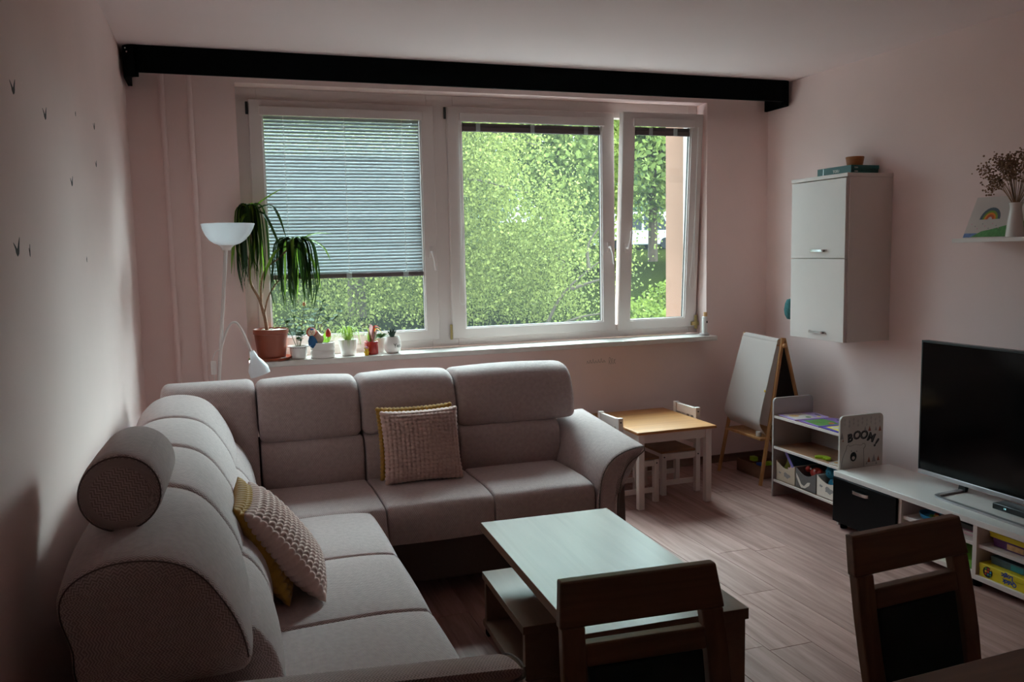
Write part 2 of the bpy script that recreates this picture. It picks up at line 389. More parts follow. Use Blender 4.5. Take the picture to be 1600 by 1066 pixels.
# ------------------------------------------------------------------ room shell
XL, XR, YB, YF, H = -0.427, 3.656, 5.08, -1.6, 2.6
T_ = 0.2
floor = struct(MB().box(XL - T_, XR + T_, YF - T_, YB + 0.28, -0.2, -0.008).build('floor', FLOORBASE, smooth=0))
struct(MB().box(XL - T_, XR + T_, YF - T_, YB + 0.28, H, H + T_).build('ceiling', CEIL, smooth=0))
struct(MB().box(XL - T_, XL, YF - T_, YB + 0.28, -0.2, H).build('wall_left', WALL, smooth=0))
struct(MB().box(XR, XR + T_, YF - T_, YB + 0.28, -0.2, H).build('wall_right', WALL, smooth=0))
struct(MB().box(XL, XR, YF - T_, YF, -0.2, H).build('wall_rear', WALL, smooth=0))
wb = MB(); wb.frame(XL, XR, YB, YB + 0.28, -0.2, H, 0.134 - XL, XR - 3.169, 0.885 + 0.2, H - 2.485)
struct(wb.build('wall_back', WALL, smooth=0))
BASEM = wood('baseboard_wood', (112, 84, 74), (150, 120, 108), 0.45, 1.0, 'x', bump=0.02)
struct(MB().box(XL, XR - 0.014, YB - 0.014, YB, 0, 0.055).build('baseboard_back', BASEM, bevel=0.003))
struct(MB().box(XR - 0.014, XR, YF, YB, 0, 0.055).build('baseboard_right', BASEM, bevel=0.003))
struct(MB().box(XL, XL + 0.014, YF, YB - 0.014, 0, 0.055).build('baseboard_left', BASEM, bevel=0.003))

# laminate planks, one by one
PW, PL, GAP = 0.192, 1.285, 0.0016
pm = {}
row = 0; x = XL + 0.002
while x < XR - 0.02:
    x1 = min(x + PW, XR); y = 0.2 - ((row * 0.43 + 0.2 * (row % 3)) % 1.0) * PL
    while y < YB:
        a, b = max(y, -0.4), min(y + PL, YB)
        if b - a > 0.05:
            key = (round(x1 - x, 3), round(b - a, 3))
            if key not in pm:
                pm[key] = MB().box(GAP / 2, key[0] - GAP / 2, GAP / 2, key[1] - GAP / 2, -0.008, 0).build('plank', PLANK, floor, local=True, smooth=0, bevel=0.0012, seg=1)
                pm[key].location = (x, a, 0)
            else:
                share(pm[key], 'plank', floor, (x, a, 0))
        y += PL
    x += PW; row += 1

# window sill slab
struct(tag(MB().box(0.205, 3.18, 4.955, 5.205, 0.885, 0.917).build('trim_1', SILL, bevel=0.004), 'pale stone window sill slab under the three-part window'))

# ------------------------------------------------------------------ window
fr = MB()
fr.box(0.134, 0.25, 5.207, 5.275, 0.917, 2.485); fr.box(1.255, 1.425, 5.207, 5.275, 0.917, 2.485); fr.box(3.10, 3.169, 5.207, 5.275, 0.917, 2.485)
for a, b in ((0.25, 1.255), (1.425, 3.10)):
    fr.box(a, b, 5.207, 5.275, 0.917, 1.005); fr.box(a, b, 5.207, 5.275, 2.385, 2.485)
win = struct(fr.build('window_1', PVC, bevel=0.003, fix=False))
win['label'] = 'three-part white plastic window frame in the back wall'
ID = Matrix.Identity(4)
def tilt(a, y, z):
    return Matrix.Translation((0, y, z)) @ Matrix.Rotation(a, 4, 'X') @ Matrix.Translation((0, -y, -z))
def make_sash(x0, x1, gl, gr, hx, hz, up, Mx, hinge_x=None):
    z0, z1, gb, gt = 0.967, 2.418, 1.03, 2.345
    m = MB().frame(x0, x1, 5.188, 5.25, z0, z1, gl - x0, x1 - gr, gb - z0, z1 - gt)
    s = m.xform(Mx).build('sash', PVC, win, bevel=0.006, seg=2)
    MB().frame(gl - 0.001, gr + 0.001, 5.2, 5.232, gb - 0.001, gt + 0.001, 0.008, 0.008, 0.008, 0.008).xform(Mx).build('glazing_bead', PVC, s, bevel=0.002)
    MB().frame(gl + 0.006, gr - 0.006, 5.216, 5.228, gb + 0.006, gt - 0.006, 0.003, 0.003, 0.003, 0.003).xform(Mx).build('seal', PVC_D, s, smooth=0)
    MB().box(gl + 0.004, gr - 0.004, 5.220, 5.226, gb + 0.004, gt - 0.004).xform(Mx).build('pane', GLASS, s, smooth=0)
    k = -1 if not up else 1
    h = MB(); h.box(hx - 0.013, hx + 0.013, 5.180, 5.189, hz - 0.034, hz + 0.034)
    h.tube([(hx, 5.186, hz), (hx, 5.152, hz)], 0.009, 10)
    h.tube(bez([(hx, 5.152, hz - 0.004 * k), (hx + 0.004, 5.146, hz + 0.02 * k), (hx + 0.012, 5.145, hz + 0.06 * k), (hx + 0.018, 5.147, hz + 0.115 * k)], 5), [0.0095] * 6 + [0.0085] * 9 + [0.007], 8)
    h.xform(Mx).build('handle', PVC, s, bevel=0.002)
    return s
S1 = make_sash(0.203, 1.299, 0.278, 1.215, 1.258, 1.52, False, ID)
S2 = make_sash(1.381, 2.528, 1.475, 2.438, 2.482, 1.53, False, ID)
TM = tilt(math.radians(3.9), 5.245, 0.967)
S3 = make_sash(2.548, 3.150, 2.636, 3.062, 2.592, 1.53, True, TM)
for (sx, s, zs) in ((0.196, S1, (2.33, 2.40)), (1.368, S2, (2.34, 2.41)), (1.374, S2, (0.965, 1.06))):
    MB().tube([(sx, 5.184, zs[0]), (sx, 5.184, zs[1])], 0.008, 10).build('hinge', BRASS if zs[0] < 1.2 else PVC_D, s)
hb = MB(); hb.tube([(3.145, 5.176, 0.95), (3.145, 5.176, 1.045)], 0.011, 10); hb.box(3.11, 3.165, 5.17, 5.19, 0.975, 1.0)
hb.build('hinge', BRASS, S3)

# ------------------------------------------------------------------ venetian blinds
def slat_mb(x0, x1, tl):
    m = MB(); n = 5; W = 0.0255; up = []; 
    for i in range(n + 1):
        u = -W / 2 + W * i / n; c = 0.0022 * (1 - (2 * u / W) ** 2)
        up.append((u * math.cos(tl) - c * math.sin(tl) * 0, u * math.sin(tl) + c))
    poly = up + [(p[0], p[1] - 0.0007) for p in reversed(up)]
    vs = []; k = len(poly)
    for X in (x0, x1): vs += [(X, p[0], p[1]) for p in poly]
    fs = [(i, (i + 1) % k, (i + 1) % k + k, i + k) for i in range(k)] + [tuple(range(k - 1, -1, -1)), tuple(range(k, 2 * k))]
    return m.add(vs, fs)
bl = thing('venetian_blind', 'white venetian blind lowered over most of the window beside the potted dracaena', 'blind', (0.745, 5.205, 2.36), group='window blinds')
MB().box(0.262, 1.228, 5.168, 5.1875, 2.325, 2.378).build('headrail', PVC, bl, bevel=0.004)
first = None; nsl = 47; zt, zb_ = 2.318, 1.412
for i in range(nsl):
    z = zt + (zb_ - zt) * i / (nsl - 1) - 2.36
    tl = math.radians(42 if i > 14 else 30 + i * 0.85)
    if first is None:
        first = slat_mb(-0.458, 0.458, math.radians(54)).build('slat', SLAT, bl, local=True, smooth=60); first.location = (0, 0, z)
    else:
        share(first, 'slat', bl, (0, 0, z), (random.uniform(-0.035, 0.035) - (0.10 if i < 12 else 0), random.uniform(-0.0012, 0.0012), 0))
MB().box(0.283, 1.207, 5.194, 5.215, 1.374, 1.402).build('bottom_rail', RAIL, bl, bevel=0.004)
for X in (0.395, 0.745, 1.095):
    mm = MB()
    for yy in (5.1915, 5.2165): mm.tube([(X, yy, 1.39), (X, yy, 2.33)], 0.0009, 5)
    mm.tube([(X + 0.004, 5.191, 1.39), (X + 0.004, 5.191, 2.33)], 0.0008, 5)
    mm.build('ladder_cord', CORD, bl)
for X in (0.745, 1.095):
    MB().box(X - 0.016, X + 0.016, 5.189, 5.195, 1.372, 1.404).build('cord_clip', CLEAR, bl, bevel=0.002)

def raised_blind(gl, gr, Mx, label, clips, chain_x, z_lo):
    b = thing('venetian_blind', label, 'blind', ((gl + gr) / 2, 5.205, 2.36), group='window blinds')
    MB().box(gl - 0.016, gr + 0.013, 5.168, 5.1875, 2.325, 2.378).xform(Mx).build('headrail', PVC, b, bevel=0.004)
    st = MB()
    for i in range(9): st.box(gl + 0.01, gr - 0.012, 5.196, 5.218, 2.3215 - i * 0.0023 - 0.0016, 2.3215 - i * 0.0023)
    st.xform(Mx).build('raised_slats', RAIL, b, smooth=0)['kind'] = 'stuff'
    MB().box(gl + 0.008, gr - 0.010, 5.194, 5.219, 2.270, 2.3005).xform(Mx).build('bottom_rail', RAIL, b, bevel=0.004)
    for X in clips: MB().box(X - 0.014, X + 0.014, 5.1885, 5.194, 2.272, 2.318).xform(Mx).build('cord_clip', CLEAR, b, bevel=0.002)
    loop = [(chain_x, 5.172, 2.33), (chain_x, 5.170, 1.75), (chain_x - 0.012, 5.170, 1.4), (chain_x - 0.022, 5.170, z_lo + 0.05), (chain_x - 0.014, 5.170, z_lo + 0.008), (chain_x, 5.170, z_lo), (chain_x + 0.016, 5.170, z_lo + 0.012), (chain_x + 0.022, 5.170, z_lo + 0.06), (chain_x + 0.008, 5.170, 1.4), (chain_x + 0.004, 5.170, 1.75), (chain_x + 0.004, 5.172, 2.33)]
    MB().tube(bez(loop, 5), 0.0013, 5).xform(Mx).build('pull_chain', CORD, b)
    return b
raised_blind(1.475, 2.438, ID, 'blind pulled all the way up in the clear middle window', (1.585, 1.95, 2.325), 1.452, 1.185)
raised_blind(2.636, 3.062, TM, 'short blind pulled up on the tilted narrow window', (2.755, 2.94), 3.10, 1.24)

# ------------------------------------------------------------------ outside
def far(z0, y): return z0
def ground_z(y):
    ys = [5.0, 7, 9, 12, 15, 25, 45, 70, 120]; zs = [-1.2, -0.6, -0.05, 0.55, 0.82, 1.12, 1.62, 3.0, 6.0]
    return float(np.interp(y, ys, zs))
gm = MB(); gx = list(np.linspace(-25, 75, 26)); gy = [5.37, 7, 9, 11, 13, 16, 20, 25, 32, 40, 50, 70, 120]
gm.add([(a, b, ground_z(b)) for b in gy for a in gx], [(j * 26 + i, j * 26 + i + 1, (j + 1) * 26 + i + 1, (j + 1) * 26 + i) for j in range(len(gy) - 1) for i in range(25)])
LAWN = M('lawn_grass', (30, 34, 10), 0.95, vary=0.14, scale=1.4, bump=0.6, bscale=30, spec=0.0)
g = struct(gm.build('lawn', LAWN, fix=False)); g['label'] = 'sloping green lawn outside the window'
struct(MB().box(-10, 16, 5.37, 8.9, -1.25, -0.25).build('bounce_slab', M('bounce_slab_grey', (150, 150, 150), 0.9, vary=0.05, scale=3), smooth=0))  # unseen slab added below the window to bounce daylight onto the ceiling
struct(MB().box(3.152, 3.66, 5.361, 5.61, -1.2, 4.2).build('wall_exterior', FACADE, smooth=0))

rng = np.random.default_rng(11)
def leaf_object(name, mat, P, L, parent, droop=0.0):
    """P: n x 3 centres, L: n lengths"""
    n = len(P); a = rng.normal(size=(n, 3)); a[:, 2] -= droop; a /= np.linalg.norm(a, axis=1)[:, None]
    r = rng.normal(size=(n, 3)); b = np.cross(a, r); b /= np.linalg.norm(b, axis=1)[:, None]
    a *= (L / 2)[:, None]; b *= (L * 0.34)[:, None]
    vs = np.stack([P - a, P + b, P + a, P - b], 1).reshape(-1, 3).astype(np.float32)
    off = np.array(BASE.get(parent.name, (0, 0, 0)), dtype=np.float32); vs -= off
    me = bpy.data.meshes.new(name); me.vertices.add(4 * n); me.vertices.foreach_set('co', vs.ravel())
    me.loops.add(4 * n); me.loops.foreach_set('vertex_index', np.arange(4 * n, dtype=np.int32))
    me.polygons.add(n); me.polygons.foreach_set('loop_start', np.arange(0, 4 * n, 4, dtype=np.int32)); me.polygons.foreach_set('loop_total', np.full(n, 4, dtype=np.int32))
    me.update(); me.validate(); me.materials.append(mat)
    o = bpy.data.objects.new(name, me); C.objects.link(o); o.parent = parent; o['kind'] = 'stuff'; return o
BARK = M('birch_bark', (92, 80, 66), 0.85, vary=0.25, scale=6, bump=0.4, bscale=30)
BARKD = M('dark_bark', (92, 74, 60), 0.9, vary=0.25, scale=6, bump=0.5, bscale=30)

def blob(n, c, r, shell=0.55):
    d = rng.normal(size=(n, 3)); d /= np.linalg.norm(d, axis=1)[:, None]; k = shell + (1 - shell) * rng.random(n); k = k ** 0.6
    return np.array(c) + d * k[:, None] * np.array(r)
def tree(name, label, base, c, r, n, leaf, mat, bark, trunk_r, nbr=6, clumps=22, group=None, droop=0.0):
    t = thing(name, label, 'tree', base, group=group); b = V(base); cc = V(c)
    MB().tube(bez([b, b.lerp(V((cc.x, cc.y, b.z)), 0.1) + V((0, 0, (cc.z - b.z) * 0.5)), cc, cc + V((0.1, 0, r[2] * 0.6))], 5), [trunk_r * (1 - 0.05 * i) for i in range(16)], 8).build('trunk', bark, t)
    cl = blob(clumps, c, tuple(k * 0.78 for k in r), 0.35)
    for k in range(nbr):
        q = V(cl[k]); p0 = cc - V((0, 0, r[2] * 0.5))
        MB().tube(bez([p0, p0.lerp(q, 0.5) + V((0, 0, 0.12 * r[2])), q], 4), [trunk_r * 0.45 * (1 - 0.09 * i) for i in range(9)], 6).build('branch', bark, t)
    per = n // clumps; P = []
    for q in cl: P.append(q + blob(per, (0, 0, 0), tuple(k * 0.42 for k in r), 0.2))
    P = np.concatenate(P); P = P[P[:, 2] > b.z + 0.05]
    leaf_object('foliage', mat, P, leaf * (0.7 + 0.6 * rng.random(len(P))), t, droop)
    return t
BIRCHL = leaf_mat('birch_leaves', (58, 68, 34), (164, 168, 94), 0.25, 0.9)
MIDL = leaf_mat('lime_tree_leaves', (64, 84, 44), (168, 178, 98), 0.25, 0.7)
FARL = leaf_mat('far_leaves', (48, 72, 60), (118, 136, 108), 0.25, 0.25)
DARKL = leaf_mat('purple_leaves', (66, 50, 54), (112, 86, 86), 0.2, 0.4)
BUSHL = leaf_mat('bush_leaves', (66, 80, 32), (140, 152, 70), 0.25, 1.5)

# weeping birch in front of the window: hanging strands
bt = thing('birch_tree', 'weeping birch with fine hanging leaves close outside the window', 'tree', (1.9, 12.6, ground_z(12.6)))
MB().tube(bez([(1.9, 12.6, ground_z(12.6)), (1.95, 12.55, 1.8), (2.2, 12.4, 3.4), (2.6, 12.2, 4.9)], 6), [0.15 - 0.005 * i for i in range(19)], 10).build('trunk', BARK, bt)
brs = [((2.1, 12.5, 2.6), (3.2, 11.9, 3.3), (4.6, 11.6, 3.0)), ((2.0, 12.5, 1.9), (3.0, 11.3, 2.5), (4.0, 10.8, 2.3)), ((4.05, 10.6, 0.35), (4.35, 10.5, 0.95), (4.95, 10.4, 1.45)), ((4.1, 10.6, 0.42), (4.6, 10.5, 0.62), (5.3, 10.4, 0.68)),
       ((2.1, 12.4, 2.4), (1.3, 11.6, 3.1), (0.6, 11.2, 2.6)), ((2.2, 12.4, 3.3), (3.6, 12.0, 4.2), (5.2, 11.6, 4.0)), ((2.0, 12.5, 1.5), (1.3, 11.0, 1.9), (0.8, 10.6, 1.5)), ((4.45, 10.5, 1.0), (4.75, 10.4, 1.1), (5.1, 10.3, 1.2)), ((4.7, 10.45, 1.25), (4.7, 10.45, 1.6), (4.95, 10.4, 1.95))]
for q in brs: MB().tube(bez(q, 6), [0.028 - 0.0019 * i for i in range(13)], 6).build('branch', BARK, bt)
cen = np.concatenate([blob(120, (2.6, 11.8, 2.5), (3.3, 1.7, 2.6), 0.1), blob(50, (2.4, 12.0, 4.9), (3.1, 1.7, 2.3), 0.1)])
cen = cen[~((cen[:, 0] > 3.9) & (cen[:, 2] > 2.5) & (cen[:, 2] < 4.6) & (rng.random(len(cen)) < 0.8))]
S = np.concatenate([c + rng.normal(size=(54, 3)) * np.array((0.31, 0.31, 0.25)) for c in cen]); S = S[S[:, 2] > 0.4]
lean = rng.normal(size=(len(S), 2)) * 0.10
P = []
for k in range(16):
    tt = (k + rng.random(len(S))) / 16; ln = 0.5 + 0.9 * ((S[:, 0] * 7.3) % 1)
    q = S.copy(); q[:, 2] -= tt * ln; q[:, 0] += lean[:, 0] * tt * 2; q[:, 1] += lean[:, 1] * tt * 2; q += rng.normal(size=q.shape) * 0.035
    P.append(q)
P = np.concatenate(P); P = P[P[:, 2] > -0.6]
leaf_object('foliage', BIRCHL, P, 0.042 * (0.55 + 0.9 * rng.random(len(P))), bt, 0.8)

tree('lime_tree', 'round-crowned tree with a bare trunk standing on the lawn by the parked cars', (13.56, 25, ground_z(25)), (13.6, 25, 6.2), (3.2, 3.0, 4.1), 28000, 0.19, MIDL, BARKD, 0.17, 7, 26)
tree('garden_bush', 'bright green bush growing low outside the tilted narrow window', (5.25, 9.3, ground_z(9.3)), (5.25, 9.3, 0.55), (0.95, 0.9, 0.62), 12000, 0.055, BUSHL, BARKD, 0.03, 4, 12)
tree('maple_tree', 'pale green leafy tree behind the birch, seen through the middle window', (8.6, 21, ground_z(21)), (8.6, 21, 5.6), (3.2, 2.6, 4.6), 26000, 0.17, MIDL, BARKD, 0.16, 6, 26)
tree('maple_tree', 'pale green leafy tree behind the birch, seen below the lowered blind', (1.4, 22, ground_z(22)), (1.4, 22, 5.2), (3.4, 2.6, 4.8), 26000, 0.17, MIDL, BARKD, 0.16, 6, 26)
tree('copper_beech', 'dark reddish tree far behind the birch at the top of the middle window', (15.6, 40, ground_z(40)), (15.4, 40, 7.0), (1.6, 1.6, 3.4), 9000, 0.2, DARKL, BARKD, 0.2, 5, 14)
fx = [(-2, 47, 'seen behind the lowered blind'), (7, 50, 'left of the dark reddish tree'), (15, 54, 'behind the dark reddish tree'), (23.5, 50, 'right of the dark reddish tree'), (31, 56, 'behind the parked cars'), (39, 54, 'beside the facade pier')]
for i, (a, b, wh) in enumerate(fx):
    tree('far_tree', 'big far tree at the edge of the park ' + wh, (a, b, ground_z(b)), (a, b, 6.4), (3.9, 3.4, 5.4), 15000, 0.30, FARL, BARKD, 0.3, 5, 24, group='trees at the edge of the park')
# parked cars
CARW = M('white_car_paint', (225, 228, 232), 0.3, coat=0.5); CARG = M('car_glass', (24, 28, 34), 0.1); TYRE = M('tyre_rubber', (24, 24, 26), 0.8); CARS = M('silver_car_paint', (150, 160, 172), 0.3, metal=0.3, coat=0.5)
def car(name, label, loc, L, Wd, Hh, mat, van):
    t = thing(name, label, 'car', loc); x, y, z = loc
    prof = [(-L / 2, .25), (-L / 2, .75), (-L * .44, .95), (-L * .28, 1.0), (-L * .16, Hh), (L * .42 if van else L * .28, Hh), (L * .49 if van else L * .42, 1.0), (L / 2, .8), (L / 2, .25)]
    MB().prism([(x + a, z + b) for a, b in prof], 'y', y - Wd / 2, y + Wd / 2).build('body', mat, t, bevel=0.06)
    wz = [(-L * .25, 1.03), (-L * .15, Hh - .1), (0, Hh - .1), (0, 1.03)]
    MB().prism([(x + a, z + b) for a, b in wz], 'y', y - Wd / 2 - .01, y - Wd / 2 + .05).build('side_window', CARG, t)
    MB().prism([(x + a + L * .01 - (-L * .0), z + b) for a, b in [(0.02 * L, 1.03), (0.02 * L, Hh - .1), (L * .26, Hh - .1), (L * .36, 1.03)]], 'y', y - Wd / 2 - .01, y - Wd / 2 + .05).build('side_window', CARG, t)
    for a in (-L * .31, L * .31):
        for b in (-Wd / 2 + .08, Wd / 2 - .08): MB().lathe([(0.0, -.1), (.3, -.1), (.32, 0), (.3, .1), (0.0, .1)], (x + a, y + b, z + .32), 16, (0, 1, 0)).build('wheel', TYRE, t)
car('parked_van', 'white van parked beyond the lawn, left of the bare trunk', (21.6, 42, ground_z(42)), 4.6, 1.9, 2.0, CARW, True)
car('parked_car', 'pale car parked beyond the lawn, right of the bare trunk', (26.3, 42.4, ground_z(42.4)), 4.2, 1.8, 1.5, CARS, False)

# ------------------------------------------------------------------ corner sofa
def closed_spline(ctrl, n):
    c = [V((p[0], p[1])) for p in ctrl]; k = len(c); pts = []
    for i in range(k):
        a, b, cc_, d = c[i - 1], c[i], c[(i + 1) % k], c[(i + 2) % k]
        for j in range(12):
            t = j / 12; pts.append(0.5 * ((2 * b) + (cc_ - a) * t + (2 * a - 5 * b + 4 * cc_ - d) * t * t + (3 * b - a - 3 * cc_ + d) * t ** 3))
    # resample by length
    L = [0]; 
    for i in range(len(pts)): L.append(L[-1] + (pts[(i + 1) % len(pts)] - pts[i]).length)
    out = []; j = 0
    for i in range(n):
        s = L[-1] * i / n
        while L[j + 1] < s: j += 1
        f = (s - L[j]) / max(L[j + 1] - L[j], 1e-9); out.append(pts[j].lerp(pts[(j + 1) % len(pts)], f))
    return out
def sweep(ctrl, P, t0, t1, rend=0.02, n=64, dz=None, steps=6, puff=0.0):
    pr = closed_spline(ctrl, n); area = sum(pr[i].x * pr[(i + 1) % n].y - pr[(i + 1) % n].x * pr[i].y for i in range(n))
    sg = 1 if area > 0 else -1; nm = []
    for i in range(n):
        t = (pr[(i + 1) % n] - pr[i - 1]).normalized(); nm.append(V((-t.y, t.x)) * sg)
    al = [0]
    for i in range(n): al.append(al[-1] + (pr[(i + 1) % n] - pr[i]).length)
    ts = []
    us = []
    for k in range(5): an = math.pi / 2 * k / 4; ts.append((t0 + rend * (1 - math.cos(an)), rend * (1 - math.sin(an)))); us.append(t0 + rend - rend * (math.pi / 2 - an))
    for k in range(1, steps): ts.append((t0 + rend + (t1 - t0 - 2 * rend) * k / steps, -puff * math.sin(math.pi * k / steps))); us.append(ts[-1][0])
    for k in range(4, -1, -1): an = math.pi / 2 * k / 4; ts.append((t1 - rend * (1 - math.cos(an)), rend * (1 - math.sin(an)))); us.append(t1 - rend + rend * (math.pi / 2 - an))
    m = MB(); vs = []; fs = []; uv = []
    f = dz or (lambda t: 0.0)
    for (t, ins), uu in zip(ts, us):
        for i in range(n):
            q = pr[i] + nm[i] * ins; vs.append(P(q.x, q.y + f(t) * max(0.0, min(1.0, (q.y - 0.3) / 0.3)) if dz else q.y, t)); uv.append((uu, al[i]))
    for r in range(len(ts) - 1):
        for i in range(n - 1): fs.append((r * n + i, r * n + i + 1, (r + 1) * n + i + 1, (r + 1) * n + i))
    # closing strip with its own uv
    b = len(vs)
    for r, (t, ins) in enumerate(ts):
        vs.append(vs[r * n]); uv.append((us[r], al[n]))
    for r in range(len(ts) - 1): fs.append((r * n + n - 1, b + r, b + r + 1, (r + 1) * n + n - 1))
    # caps
    for r in (0, len(ts) - 1):
        t, ins = ts[r]; ring = [V(vs[r * n + i]) for i in range(n)]; cen = sum(ring, V((0, 0, 0))) / n; b = len(vs)
        for k in (1.0, 0.8, 0.5, 0.2):
            for i in range(n):
                vs.append(tuple(cen.lerp(ring[i], k))); q = pr[i]; cq = sum(pr, V((0, 0))) / n; uv.append((q.x * k + cq.x * (1 - k), q.y * k + cq.y * (1 - k)))
        for j in range(3):
            for i in range(n):
                i2 = (i + 1) % n; fs.append((b + j * n + i, b + j * n + i2, b + (j + 1) * n + i2, b + (j + 1) * n + i))
        fs.append(tuple(b + 3 * n + i for i in range(n)))
    return m.add(vs, fs, uv)
def PR(a, b, t): return (t, a, b)              # run along the window wall
def PL_(a, b, t): return (3.99 - a, t, b)      # run along the left wall
sofa = thing('corner_sofa', 'large L-shaped corner sofa in light grey-beige woven fabric below the window', 'sofa', (0.6, 3.3, 0))
seatp = [(3.46, .285), (3.438, .295), (3.432, .34), (3.432, .40), (3.443, .435), (3.475, .452), (3.6, .461), (3.8, .458), (3.95, .45), (3.975, .43), (3.98, .36), (3.97, .29), (3.7, .28)]
for a, b in ((0.612, 1.085), (1.09, 1.568)): sweep(seatp, PR, a, b, 0.014, puff=0.003).build('seat_cushion', SOFA, sofa, smooth=60)
for a, b in ((2.905, 3.417), (2.393, 2.899), (1.885, 2.387)): sweep(seatp, PL_, a, b, 0.014, puff=0.003).build('seat_cushion', SOFA, sofa, smooth=60)
cseat = [(3.425, .30), (3.423, .42), (3.44, .447), (3.5, .456), (3.8, .458), (3.95, .45), (3.97, .43), (3.97, .30)]
sweep(cseat, PR, 0.02, 0.607, 0.014).build('seat_cushion', SOFA, sofa, smooth=60)
low = [(3.955, .43), (3.928, .46), (3.920, .52), (3.924, .58), (3.936, .625), (3.966, .655), (4.03, .664), (4.1, .672), (4.13, .64), (4.13, .48), (4.1, .43)]
for a, b in ((0.137, .603), (.609, 1.066), (1.072, 1.60)): sweep(low, PR, a, b, 0.016, puff=0.006).build('back_cushion', SOFA, sofa, smooth=60)
lowl = [(3.945, .43), (3.905, .46), (3.895, .52), (3.905, .59), (3.928, .645), (3.965, .69), (4.02, .71), (4.1, .70), (4.13, .64), (4.13, .48), (4.1, .43)]
for a, b in ((1.90, 2.388), (2.394, 2.898), (2.904, 3.418), (3.424, 3.93)): sweep(lowl, PL_, a, b, 0.02, puff=0.008).build('back_cushion', SOFA, sofa, smooth=60)
upr = [(3.962, .668), (3.956, .70), (3.962, .76), (3.978, .82), (4.003, .872), (4.045, .912), (4.105, .928), (4.185, .928), (4.255, .912), (4.305, .875), (4.325, .80), (4.31, .70), (4.29, .655), (4.15, .65), (4.0, .655)]
for a, b in ((0.134, .599), (.604, 1.072), (1.077, 1.70)): sweep(upr, PR, a, b, 0.035, puff=0.008).build('headrest', SOFA, sofa, smooth=60)
upl = [(3.972, .65), (3.968, .68), (3.985, .745), (4.018, .81), (4.05, .856), (4.088, .888), (4.135, .906), (4.19, .913), (4.245, .908), (4.295, .888), (4.325, .855), (4.33, .81), (4.312, .74), (4.295, .655), (4.15, .635), (4.01, .635)]
for a, b in ((1.79, 2.388), (2.394, 2.898), (2.904, 3.418), (3.424, 3.99)): sweep(upl, PL_, a, b, 0.03, puff=0.010).build('headrest', SOFA, sofa, smooth=60)
cor = [(3.915, .44), (3.90, .50), (3.912, .58), (3.945, .69), (3.985, .78), (4.022, .855), (4.07, .908), (4.15, .93), (4.24, .925), (4.305, .885), (4.328, .80), (4.315, .62), (4.25, .44)]
sweep(cor, PR, -0.285, 0.128, 0.035).build('corner_back', SOFA, sofa, smooth=60)
SB = M('sofa_base_shaded', (92, 78, 74), 0.95, vary=0.05, scale=120, bump=0.2, bscale=300)  # darker than the weave: shadow low on the sofa put into the colour
b1 = MB().box(-0.29, 1.70, 3.52, 4.27, 0.075, 0.29); b1.build('base', SB, sofa, bevel=0.01)
MB().box(-0.285, 0.47, 1.93, 3.515, 0.075, 0.29).build('base', SB, sofa, bevel=0.01)
MB().box(-0.28, 1.64, 4.12, 4.285, 0.295, 0.63).build('back_frame', SB, sofa, bevel=0.01)
MB().box(-0.302, -0.13, 1.84, 4.115, 0.08, 0.63).build('back_frame', SB, sofa, bevel=0.01)
arm = [(0.004, .10), (0.0, .30), (0.004, .42), (.022, .50), (.06, .556), (.115, .590), (.175, .607), (.222, .612), (.236, .606), (.232, .592), (.205, .572), (.165, .548), (.13, .505), (.108, .44), (.098, .36), (.094, .20), (.092, .08), (.05, .075)]
rise = lambda t: 0.055 * (t - 3.41) / 0.7
def PAr(u, z, t): return (1.572 + u, t, z)
def PAl(u, z, t): return (3.99 - t, 1.882 - u, z)
for P in (PAr, PAl):
    A = sweep(arm, P, 3.408, 4.13 if P is PAr else 4.05, 0.022, dz=rise).build('armrest', SOFA, sofa, smooth=60)
    sd = [P(.02, .08, 3.45), P(.162, .08, 3.45), P(.162, .08, 4.12), P(.02, .08, 4.12)]; st_ = [P(.02, .50, 3.45), P(.150, .56, 3.45), P(.150, .60, 4.12), P(.02, .50, 4.12)]
    MB().hexa(sd, st_).build('arm_side', SB, sofa, bevel=0.01)
    pr = closed_spline(arm, 60); ring = [V(P(q.x, q.y, 3.4085)) for q in pr if q.y > 0.30 and q.x > -0.1]
    k0 = max(range(len(ring)), key=lambda i: (ring[i] - ring[i - 1]).length); ring = ring[k0:] + ring[:k0]
    cen = sum(ring, V((0, 0, 0))) / len(ring)
    MB().tube([cen.lerp(q, 0.985) for q in ring], 0.0028, 6).build('piping', SOFA_D, A)
    MB().box(1.58, 1.73, 3.44, 3.5, 0.0, 0.078).build('foot', BLACK, sofa) if P is PAr else MB().box(0.40, 0.46, 1.74, 1.87, 0.0, 0.078).build('foot', BLACK, sofa)
for q in ((0.42, 3.45), (-0.25, 1.98), (-0.25, 4.2), (1.62, 4.2)): MB().lathe([(0.028, 0), (0.032, 0.077)], (q[0], q[1], 0), 14).build('foot', BLACK, sofa)
# seam cord round the end of the near back unit
pr = closed_spline(upl, 70)
MB().tube([V(PL_(q.x, q.y, 1.798)).lerp(V((-0.16, 1.798, 0.78)), 0.045) for q in pr if q.y > 0.66], 0.0016, 5).build('seam', SEAM, sofa)
